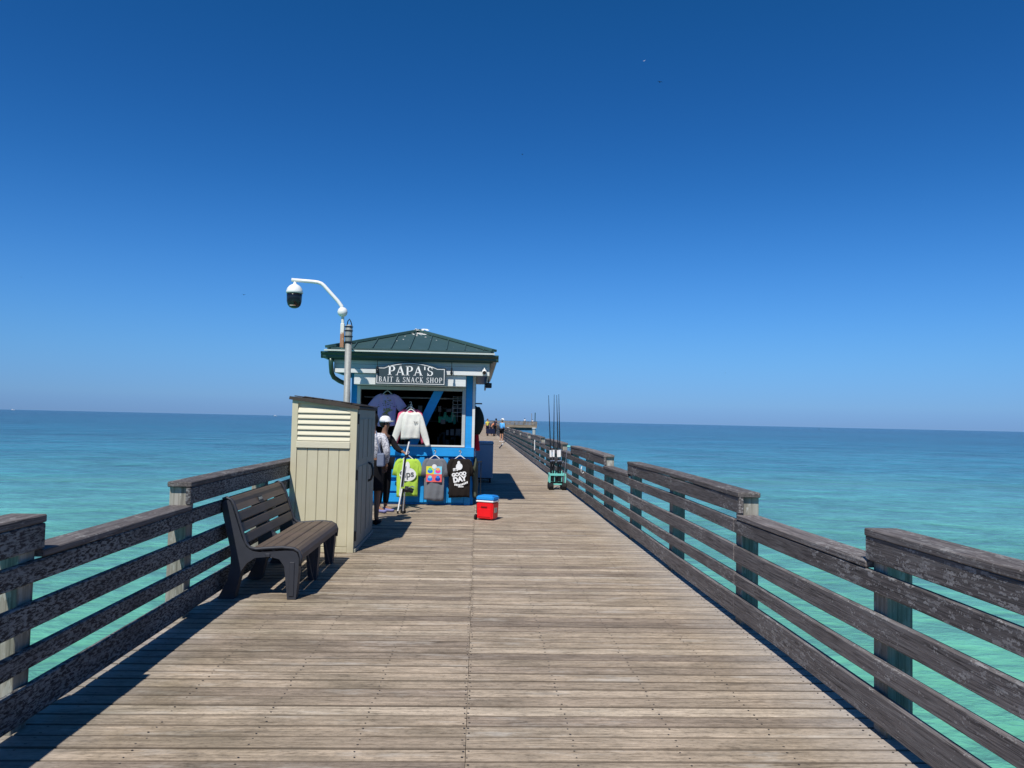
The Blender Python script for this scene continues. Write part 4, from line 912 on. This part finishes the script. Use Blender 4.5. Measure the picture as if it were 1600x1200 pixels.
# ------------------------------------------------------------------ people
def skin_mesh(verts, edges, radii, root=0, sub=1, smooth_shade=True):
    me = bpy.data.meshes.new('body'); me.from_pydata([Vector(v) for v in verts], edges, []); o = bpy.data.objects.new('tmp', me); C.objects.link(o)
    m = o.modifiers.new('s', 'SKIN'); m.use_smooth_shade = True; m.branch_smoothing = 0.6
    sub_ = o.modifiers.new('u', 'SUBSURF'); sub_.levels = sub; sub_.render_levels = sub
    for i, r_ in enumerate(radii): me.skin_vertices[0].data[i].radius = (r_, r_) if isinstance(r_, (int, float)) else r_
    for i in range(len(verts)): me.skin_vertices[0].data[i].use_root = (i == root)
    bpy.context.view_layer.update()
    r = bpy.data.meshes.new_from_object(o.evaluated_get(bpy.context.evaluated_depsgraph_get())); bpy.data.objects.remove(o); return r
def person(label, loc, rz, H=1.7, pose=None, skin='skin', top=None, sleeves='short', bottom=None, bot_len='long', shoes=None, hat=None, hair='hair', group=None, skirt=False, lean=0.0, detail=1):
    """local frame: faces -Y, feet at z=0, numbers for a 1.70 m figure"""
    t = thing('person', label, 'person', loc, rz, group); k_ = H / 1.70
    J = dict(pelvis=(0, 0, .93), spine=(0, .01, 1.10), chest=(0, .0, 1.28), neck0=(0, .01, 1.42), neck=(0, 0, 1.48), jaw=(0, -.02, 1.535), head=(0, -.005, 1.61), crown=(0, .0, 1.665), nose=(0, -.115, 1.585),
             hipR=(-.09, 0, .90), kneeR=(-.10, -.01, .49), ankR=(-.10, .02, .085), toeR=(-.11, -.13, .035), hipL=(.09, 0, .90), kneeL=(.10, -.01, .49), ankL=(.10, .02, .085), toeL=(.11, -.13, .035),
             shR=(-.175, .01, 1.385), elR=(-.22, .03, 1.11), wrR=(-.23, -.04, .87), shL=(.175, .01, 1.385), elL=(.22, .03, 1.11), wrL=(.23, -.04, .87))
    if pose: J.update(pose)
    if lean:
        for n_ in ('spine', 'chest', 'neck0', 'neck', 'jaw', 'head', 'crown', 'nose', 'shR', 'shL'):
            if not (pose and n_ in pose):
                v = Vector(J[n_]); d = v.z - .93; J[n_] = (v.x, v.y - d * math.sin(lean), .93 + d * math.cos(lean) + 0)
    J = {a: Vector(b_) * k_ for a, b_ in J.items()}
    Rr = dict(pelvis=(.125, .10), spine=(.11, .09), chest=(.13, .10), neck0=.06, neck=.052, jaw=.068, head=(.078, .092), crown=.062, nose=.014, hipR=.085, kneeR=.055, ankR=.036, toeR=.034, hipL=.085, kneeL=.055, ankL=.036, toeL=.034,
              shR=.052, elR=.040, wrR=.026, shL=.052, elL=.040, wrL=.026)
    E = [('pelvis', 'spine'), ('spine', 'chest'), ('chest', 'neck0'), ('neck0', 'neck'), ('neck', 'jaw'), ('jaw', 'head'), ('head', 'crown'), ('head', 'nose')]
    for s in 'RL': E += [('pelvis', 'hip' + s), ('hip' + s, 'knee' + s), ('knee' + s, 'ank' + s), ('ank' + s, 'toe' + s), ('chest', 'sh' + s), ('sh' + s, 'el' + s), ('el' + s, 'wr' + s)]
    # hands: palm and five curled fingers
    for s, sg_ in (('R', -1), ('L', 1)):
        w_ = J['wr' + s]; d = (w_ - J['el' + s]).normalized(); side = d.cross(Vector((0, -1, 0)) if abs(d.y) < .9 else Vector((0, 0, 1))).normalized(); nrm = side.cross(d).normalized()
        pm = 'palm' + s; J[pm] = w_ + d * .055 * k_; Rr[pm] = (.026, .026); E.append(('wr' + s, pm))
        for q, (off, ln) in enumerate(((-.030, .062), (-.011, .075), (.010, .070), (.029, .056))):
            a, b_, c_ = f'f{q}a{s}', f'f{q}b{s}', f'f{q}c{s}'
            J[a] = J[pm] + (d * .030 + side * off) * k_; J[b_] = J[a] + (d * ln * .6 - nrm * ln * .35) * k_; J[c_] = J[b_] + (d * ln * .1 - nrm * ln * .55) * k_
            for n_ in (a, b_, c_): Rr[n_] = .0085
            E += [(pm, a), (a, b_), (b_, c_)]
        a, b_ = 'tha' + s, 'thb' + s; J[a] = J[pm] + (side * -.04 - d * .012 - nrm * .01) * k_; J[b_] = J[a] + (d * .035 - side * .01 - nrm * .02) * k_; Rr[a] = .0105; Rr[b_] = .009; E += [(pm, a), (a, b_)]
    names = list(J); idx = {n_: i for i, n_ in enumerate(names)}
    rad = lambda n_, e=0: tuple((x + e) * k_ for x in Rr[n_]) if isinstance(Rr[n_], tuple) else (Rr[n_] + e) * k_
    me = skin_mesh([J[n_] for n_ in names], [(idx[a], idx[b_]) for a, b_ in E], [rad(n_) for n_ in names], idx['pelvis'])
    body = obj('body', me, skin, t, smooth=True)
    def sub_mesh(nm, joints, edges, mat, grow, end=None):
        ix = {n_: i for i, n_ in enumerate(joints)}
        pts = [end[n_] if end and n_ in end else J[n_] for n_ in joints]
        m = skin_mesh(pts, [(ix[a], ix[b_]) for a, b_ in edges], [rad(n_, grow) if n_ in Rr else grow for n_ in joints], 0); return obj(nm, m, mat, t, smooth=True)
    if top:
        end = {}; ed = [('pelvis', 'spine'), ('spine', 'chest'), ('chest', 'neck0')]; jn = ['pelvis', 'spine', 'chest', 'neck0']
        for s in 'RL':
            ed += [('chest', 'sh' + s), ('sh' + s, 'el' + s)]; jn += ['sh' + s, 'el' + s]
            if sleeves == 'short': end['el' + s] = J['sh' + s].lerp(J['el' + s], .55)
            else: ed.append(('el' + s, 'wr' + s)); jn.append('wr' + s); end['wr' + s] = J['el' + s].lerp(J['wr' + s], .93)
        sub_mesh('shirt', jn, ed, top, .020, end)
    if bottom:
        end = {}; ed = []; jn = ['pelvis']
        for s in 'RL':
            ed += [('pelvis', 'hip' + s), ('hip' + s, 'knee' + s)]; jn += ['hip' + s, 'knee' + s]
            if bot_len == 'long': ed.append(('knee' + s, 'ank' + s)); jn.append('ank' + s); end['ank' + s] = J['knee' + s].lerp(J['ank' + s], .88)
            else: end['knee' + s] = J['hip' + s].lerp(J['knee' + s], .85)
        if skirt:
            rings = []
            for i in range(9):
                q = i / 8; z = (1.0 - q * .47) * k_; rx = (.145 + .05 * q) * k_; ry = (.115 + .06 * q) * k_
                rings.append([(rx * math.cos(a) * (1 + .05 * q * math.sin(7 * a)), ry * math.sin(a) * (1 + .05 * q * math.sin(7 * a)), z) for a in [2 * math.pi * j / 28 for j in range(28)]])
            obj('skirt', loft(BM(), rings), bottom, t, smooth=True)
        else: sub_mesh('trousers' if bot_len == 'long' else 'shorts', jn, ed, bottom, .018, end)
    if shoes:
        for s in 'RL':
            a, b_ = J['ank' + s], J['toe' + s]; d = (b_ - a); d.z = 0; d.normalize(); c_ = a.lerp(b_, .45); bm = BM()
            box(bm, (0, 0, 0), (.088 * k_, .25 * k_, .075 * k_), None, .028); 
            for v in bm.verts:
                if v.co.y < -.05 * k_ and v.co.z > 0: v.co.z *= .35
            obj('shoe', bm, shoes, t, (c_.x, c_.y, .040 * k_), (0, 0, math.atan2(d.x, -d.y) * 1.0), smooth=True)
    hc = J['head']
    for s in (-1, 1):
        bm = BM(); bmesh.ops.create_uvsphere(bm, u_segments=8, v_segments=6, radius=.011 * k_); obj('eye', bm, 'black_void', body, (s * .032 * k_ + hc.x, hc.y - .083 * k_, hc.z + .005))
    if hair:
        bm = BM(); bmesh.ops.create_uvsphere(bm, u_segments=16, v_segments=12, radius=1.0)
        for v in bm.verts:
            v.co = Vector((v.co.x * .093, v.co.y * .105 + .014, v.co.z * .105 + .022)) * k_
            if v.co.y < -.03 * k_ and v.co.z < .05 * k_: v.co.y = -.03 * k_
        obj('hair', bm, hair, t, hc, smooth=True)
    if hat:
        kind, m = hat
        if kind == 'cap':
            bm = BM(); lathe(bm, [(.104 * k_, .0), (.106 * k_, .04 * k_), (.092 * k_, .085 * k_), (.055 * k_, .115 * k_), (.004, .122 * k_)], seg=18)
            h_ = obj('cap', bm, m, t, hc + Vector((0, 0, .025)), smooth=True)
            bm = BM(); vs = [(.095 * k_ * math.cos(a), -.075 * k_ - .105 * k_ * math.sin(a)) for a in [math.pi * j / 10 for j in range(11)]]; prism(bm, [(x, y) for x, y in vs], 'z', 0, .012); obj('peak', bm, m, h_, (0, 0, .0), (-.12, 0, 0))
        else:
            bm = BM(); lathe(bm, [(.09 * k_, -.012), (.185 * k_, -.03), (.190 * k_, -.022), (.105 * k_, .008), (.103 * k_, .06 * k_), (.085 * k_, .10 * k_), (.04 * k_, .112 * k_), (.004, .112 * k_)], seg=22); obj('sun_hat', bm, m, t, hc + Vector((0, -.01, .035)), smooth=True)
    return t
# beside the shed: woman in patterned top, seen from behind
person('person in a grey and white patterned top and black skirt, half hidden behind the shed', (-1.60, 11.86, 0), math.radians(175), 1.66, skin='skin', top='cloth_pattern', sleeves='long', bottom='cloth_dark', skirt=True, shoes='cloth_dark',
       pose=dict(elL=(.25, .04, 1.13), wrL=(.17, -.16, .98), elR=(-.25, .05, 1.12), wrR=(-.20, -.10, .93)))
# holding the rod
p2 = person('person in black with a white cap holding a fishing rod in front of the kiosk', (-1.60, 13.40, 0), math.radians(58), 1.60, skin='skin', top='cloth_dark', sleeves='long', bottom='cloth_dark', shoes='cloth_mauve', hat=('cap', 'cloth_white'),
       pose=dict(elL=(.20, -.12, 1.16), wrL=(.14, -.33, 1.10), elR=(-.24, .03, 1.12), wrR=(-.18, -.12, .95)))
bm = BM()
for z0 in (0, .045): tube(bm, [(0, 0, z0), (0.012, -0.018, z0)], .050, 12)
# handbag slung on the patterned-top person's arm
hb = thing('shoulder_bag', 'blue grey bag hanging at the side of the person in the patterned top', 'bag', (-1.45, 11.80, 0.98)); bm.free()
obj('pouch', box(BM(), (0, 0, 0), (.11, .22, .20), None, .02), 'cloth_bluegrey', hb); obj('strap', tube(BM(), [(0, -.09, .09), (-.06, -.05, .28), (-.09, 0, .43), (-.06, .05, .28), (0, .09, .09)], .008, 6), 'cloth_bluegrey', hb)
# rod set held by p2: striped rod plus bipod legs
rs = thing('tripod_rod_stand', 'black and white rod stand with folded legs held upright in front of the lime shirt', 'rod stand', (-1.245, 13.24, 0))
obj('upper_section', tube(BM(), [(0.035, 0, 0.98), (0.085, 0, 1.22)], .014, 8), 'sign_white', rs)
obj('grip', tube(BM(), [(0.02, 0, 0.88), (0.038, 0, 1.0)], .020, 8), 'rod_black', rs)
obj('main_section', tube(BM(), [(-0.02, 0, 0.45), (0.022, 0, 0.90)], .019, 8), 'rod_black', rs)
obj('white_section', tube(BM(), [(-0.055, -.012, 0.30), (0.004, -.018, 0.92)], .009, 8), 'sign_white', rs)
obj('silver_section', tube(BM(), [(0.005, -.02, 0.45), (0.045, -.02, 0.80)], .009, 8), 'silver', rs)
for x0, x1, m in ((-0.015, -0.075, 'sign_white'), (0.0, -0.02, 'rod_black'), (0.02, 0.04, 'rod_black'), (0.035, 0.012, 'silver')):
    l_ = obj('leg', tube(BM(), [(x0, -0.01 if m != 'rod_black' else .02, 0.42), (x1, -0.02 if m != 'rod_black' else .05, 0.02)], .013, 8), m, rs)
    obj('foot', tube(BM(), [(x1, -0.02 if m != 'rod_black' else .05, 0.0), (x1, -0.02 if m != 'rod_black' else .05, 0.045)], .017, 8), 'tyre', l_)
rl = obj('reel', tube(BM(), [(0.03, -0.03, 0.42), (0.08, -0.03, 0.41), (0.13, -0.03, 0.40)], [.05, .055, .035], 12), 'rod_black', rs)
obj('reel_spool', tube(BM(), [(0.13, -0.03, 0.40), (0.18, -0.03, 0.385)], [.042, .040], 12), 'rod_black', rl); obj('reel_handle', tube(BM(), [(0.10, -0.07, 0.44), (0.17, -0.09, 0.47), (0.20, -0.09, 0.45)], .010, 6), 'silver', rl)

# farther out
person('person in a light blue shirt, dark shorts and white sun hat at the right railing', (1.80, 57.5, 0), math.radians(140), 1.72, skin='skin_tan', top='cloth_skyblue', sleeves='long', bottom='cloth_dark', bot_len='short', shoes='cloth_white', hat=('sun', 'cloth_white'), lean=.12,
       pose=dict(elL=(.21, -.10, 1.12), wrL=(.16, -.30, 1.05), elR=(-.23, .02, 1.10), wrR=(-.19, -.18, .95)))
fishing_rod('fishing_rod', 'fishing rod lying on the deck edge near the person in light blue', (1.28, 44.2, 0.03), (1.95, 47.4, 0.62), reel=True, r0=.022)
person('person in a yellow shirt standing in the far group on the pier', (1.05, 82.0, 0), math.radians(30), 1.72, skin='skin_tan', top='cloth_yellow', bottom='cloth_navy', group=None)
person('person in an orange shirt bending in the far group on the pier', (1.45, 79.5, 0), math.radians(100), 1.55, skin='skin_tan', top='cloth_orange', bottom='cloth_navy', lean=.45)
person('person in a dark shirt at the railing in the far group on the pier', (1.85, 81.0, 0), math.radians(120), 1.78, skin='skin', top='cloth_navy', bottom='cloth_dark', lean=.15)
wg = thing('beach_wagon', 'dark navy wagon standing beside the far group', 'wagon', (1.35, 78.0, 0))
bx('wagon_body', -.42, .42, -.3, .3, .22, .72, 'cloth_navy', wg, .03)
for x in (-.33, .33): obj('wheel', wheel(BM(), (x, -.25, .11), .11, .07, 'y'), 'tyre', wg); obj('wheel', wheel(BM(), (x, .25, .11), .11, .07, 'y'), 'tyre', wg)
obj('pull_handle', tube(BM(), [(.4, 0, .3), (.75, 0, .85)], .015, 6), 'black_plastic', wg)

# ------------------------------------------------------------------ far T platform
TY = 200.0
tp = thing('far_platform', 'far wooden platform crossing the end of the pier', 'platform', (0, TY, 0.40))
bx('platform_deck', -16, 15.4, 0, 14, -0.30, -0.02, 'far_wood', tp); bx('edge_beam', -16, 15.4, -0.18, -0.003, -0.55, 0.02, 'far_wood', tp)
bx('under_beam', -15, 14.2, 0.6, 1.0, -1.3, -0.56, 'rail_wood', tp)
n = 0
for i in range(19):
    x = -16 + 2.3 * i if i < 7 else 2.6 + (i - 7) * 1.16
    if -2.4 < x < 2.4: continue
    bx('rail_post', x - .09, x + .09, -0.16, -0.02, 0.02, 1.04, 'far_wood', tp)
for (x0, x1) in ((-16, -2.6), (2.42, 15.4)):
    for z0, z1 in ((0.05, 0.22), (0.30, 0.44), (0.52, 0.68), (0.76, 0.98)): bx('rail_board', x0, x1, -0.22, -0.165, z0, z1, 'far_wood', tp)
    bx('cap_board', x0, x1, -0.24, 0.0, 1.05, 1.12, 'cap_wood', tp)
for z0, z1 in ((0.05, 0.22), (0.30, 0.44), (0.52, 0.68), (0.76, 0.98)): bx('rail_board', 15.405, 15.46, -0.2, 14, z0, z1, 'far_wood', tp)
for x in (15.0, 8.0, 1.0, -7.0, -14.5): obj('piling', tube(BM(), [(x - .3, 0.2, -0.56), (x - .3, 0.2, -9.0)], .42, 14), 'concrete', tp)
for x in (15.0, 8.0, 1.0, -7.0, -14.5): obj('piling_cap', tube(BM(), [(x - .3, 0.2, -0.75), (x - .3, 0.2, -0.559)], .62, 14), 'sign_white', tp)
person('person in a white shirt standing on the far pier head', (12.3, TY + 1.2, 0.38), math.radians(160), 1.88, skin='skin', top='cloth_white', bottom='cloth_dark')
tag(obj('marker_post', tube(BM(), [(14.0, TY + .1, 0.0), (14.0, TY + .1, 3.6)], .06, 8), 'far_wood'), 'thin post at the right end of the far pier head', 'post')
tag(obj('marker_post', tube(BM(), [(14.9, TY + .1, 0.0), (14.9, TY + .1, 3.8)], .11, 8), 'gutter_green'), 'thicker greenish post at the right corner of the far pier head', 'post')
for x, lb in ((13.9, 'pale person in white nearest the right corner of the far pier head'),):
    person(lb, (x + .5, TY + 2.0, 0.38), math.radians(170), 1.6, skin='skin_tan', top='cloth_white', bottom='cloth_white')

# ------------------------------------------------------------------ boats, buoy, birds, moon
def boat(label, loc, L, rz):
    t = thing('motor_boat', label, 'boat', loc, rz)
    rings = []
    for i in range(7):
        q = i / 6; x = (q - .5) * L; hw = L * .15 * (1 - q ** 3) + .01; zb = L * .02
        rings.append([(x, -hw, L * .10 + L * .04 * q), (x, -hw * .6, 0), (x, hw * .6, 0), (x, hw, L * .10 + L * .04 * q)])
    obj('hull', loft(BM(), rings), 'boat_white', t); bx('cabin', -L * .2, L * .12, -L * .09, L * .09, L * .115, L * .24, 'boat_white', t, .05)
boat('white motor boat on the horizon at the far left', (-5900, 10040, SEA), 46, .3)
boat('small white motor boat just under the horizon near the shed', (-1452, 5592, SEA), 26, .5)
bm = BM(); lathe(bm, [(.6, -1), (.9, 0), (.8, 1.5), (.3, 4.5), (.15, 6.0)], seg=12); by = obj('buoy', bm, 'black_plastic', None, (1008, 2234, SEA)); tag(by, 'dark buoy on the sea just below the horizon at right', 'buoy')
def bird(label, loc, sp, rz, white=False, up=.25):
    t = thing('sea_bird', label, 'bird', loc, rz); m = 'sign_white' if white else 'black_plastic'
    obj('body', tube(BM(), [(0, -sp * .22, 0), (0, -sp * .12, .01), (0, sp * .05, .01), (0, sp * .22, 0)], [sp * .02, sp * .07, sp * .06, sp * .015], 8), m, t)
    for s in (-1, 1):
        bm = BM(); th = sp * .012
        loft(bm, [[(s * x, -c_ / 2, z), (s * x, c_ / 2, z), (s * x, c_ / 2, z + th), (s * x, -c_ / 2, z + th)] for x, c_, z in ((.0, sp * .16, sp * .01), (sp * .22, sp * .15, sp * up * .5), (sp * .5, sp * .03, sp * up * .3))]); obj('wing', bm, m, t)
bird('dark bird flying high, upper right of centre', (29.0, 124.6, 58.5), 1.0, .3)
bird('tiny dark bird flying high above the kiosk roof', (7.6, 150.8, 54.6), .75, 1.2)
bird('tiny dark bird left of the dome camera', (-43.3, 141.9, 23.5), .8, .8)
bird('tiny dark bird above the sea at the far left', (-85.0, 145.2, 26.1), .4, .2)
bird('faint dark bird low over the sea at right', (70.9, 218.3, 16.6), .5, .5)
# crescent moon: a thin lune of real size ratio, far out
bm = BM(); n = 20; D = Vector((5581, 26506, 12897))
R_ = 30000 * .0052 * .36
vo = []
for i in range(n + 1):
    a = math.radians(-150 + 120 * i / n); vo.append((R_ * math.cos(a), R_ * math.sin(a)))
vi = [(x * .98, y * .98 + R_ * .28 * (1 - abs(i - n / 2) / (n / 2)) ** .6) for i, (x, y) in enumerate(vo)]
A0 = [bm.verts.new((x, 0, y)) for x, y in vo]; B0 = [bm.verts.new((x, R_ * .1, y)) for x, y in vi]
for i in range(n): bm.faces.new((A0[i], A0[i + 1], B0[i + 1], B0[i]))
mo = obj('crescent_moon', bm, 'moon_rock', None, D, (0, -.35, 0)); tag(mo, 'faint thin crescent moon in the deep blue upper sky', kind='structure')
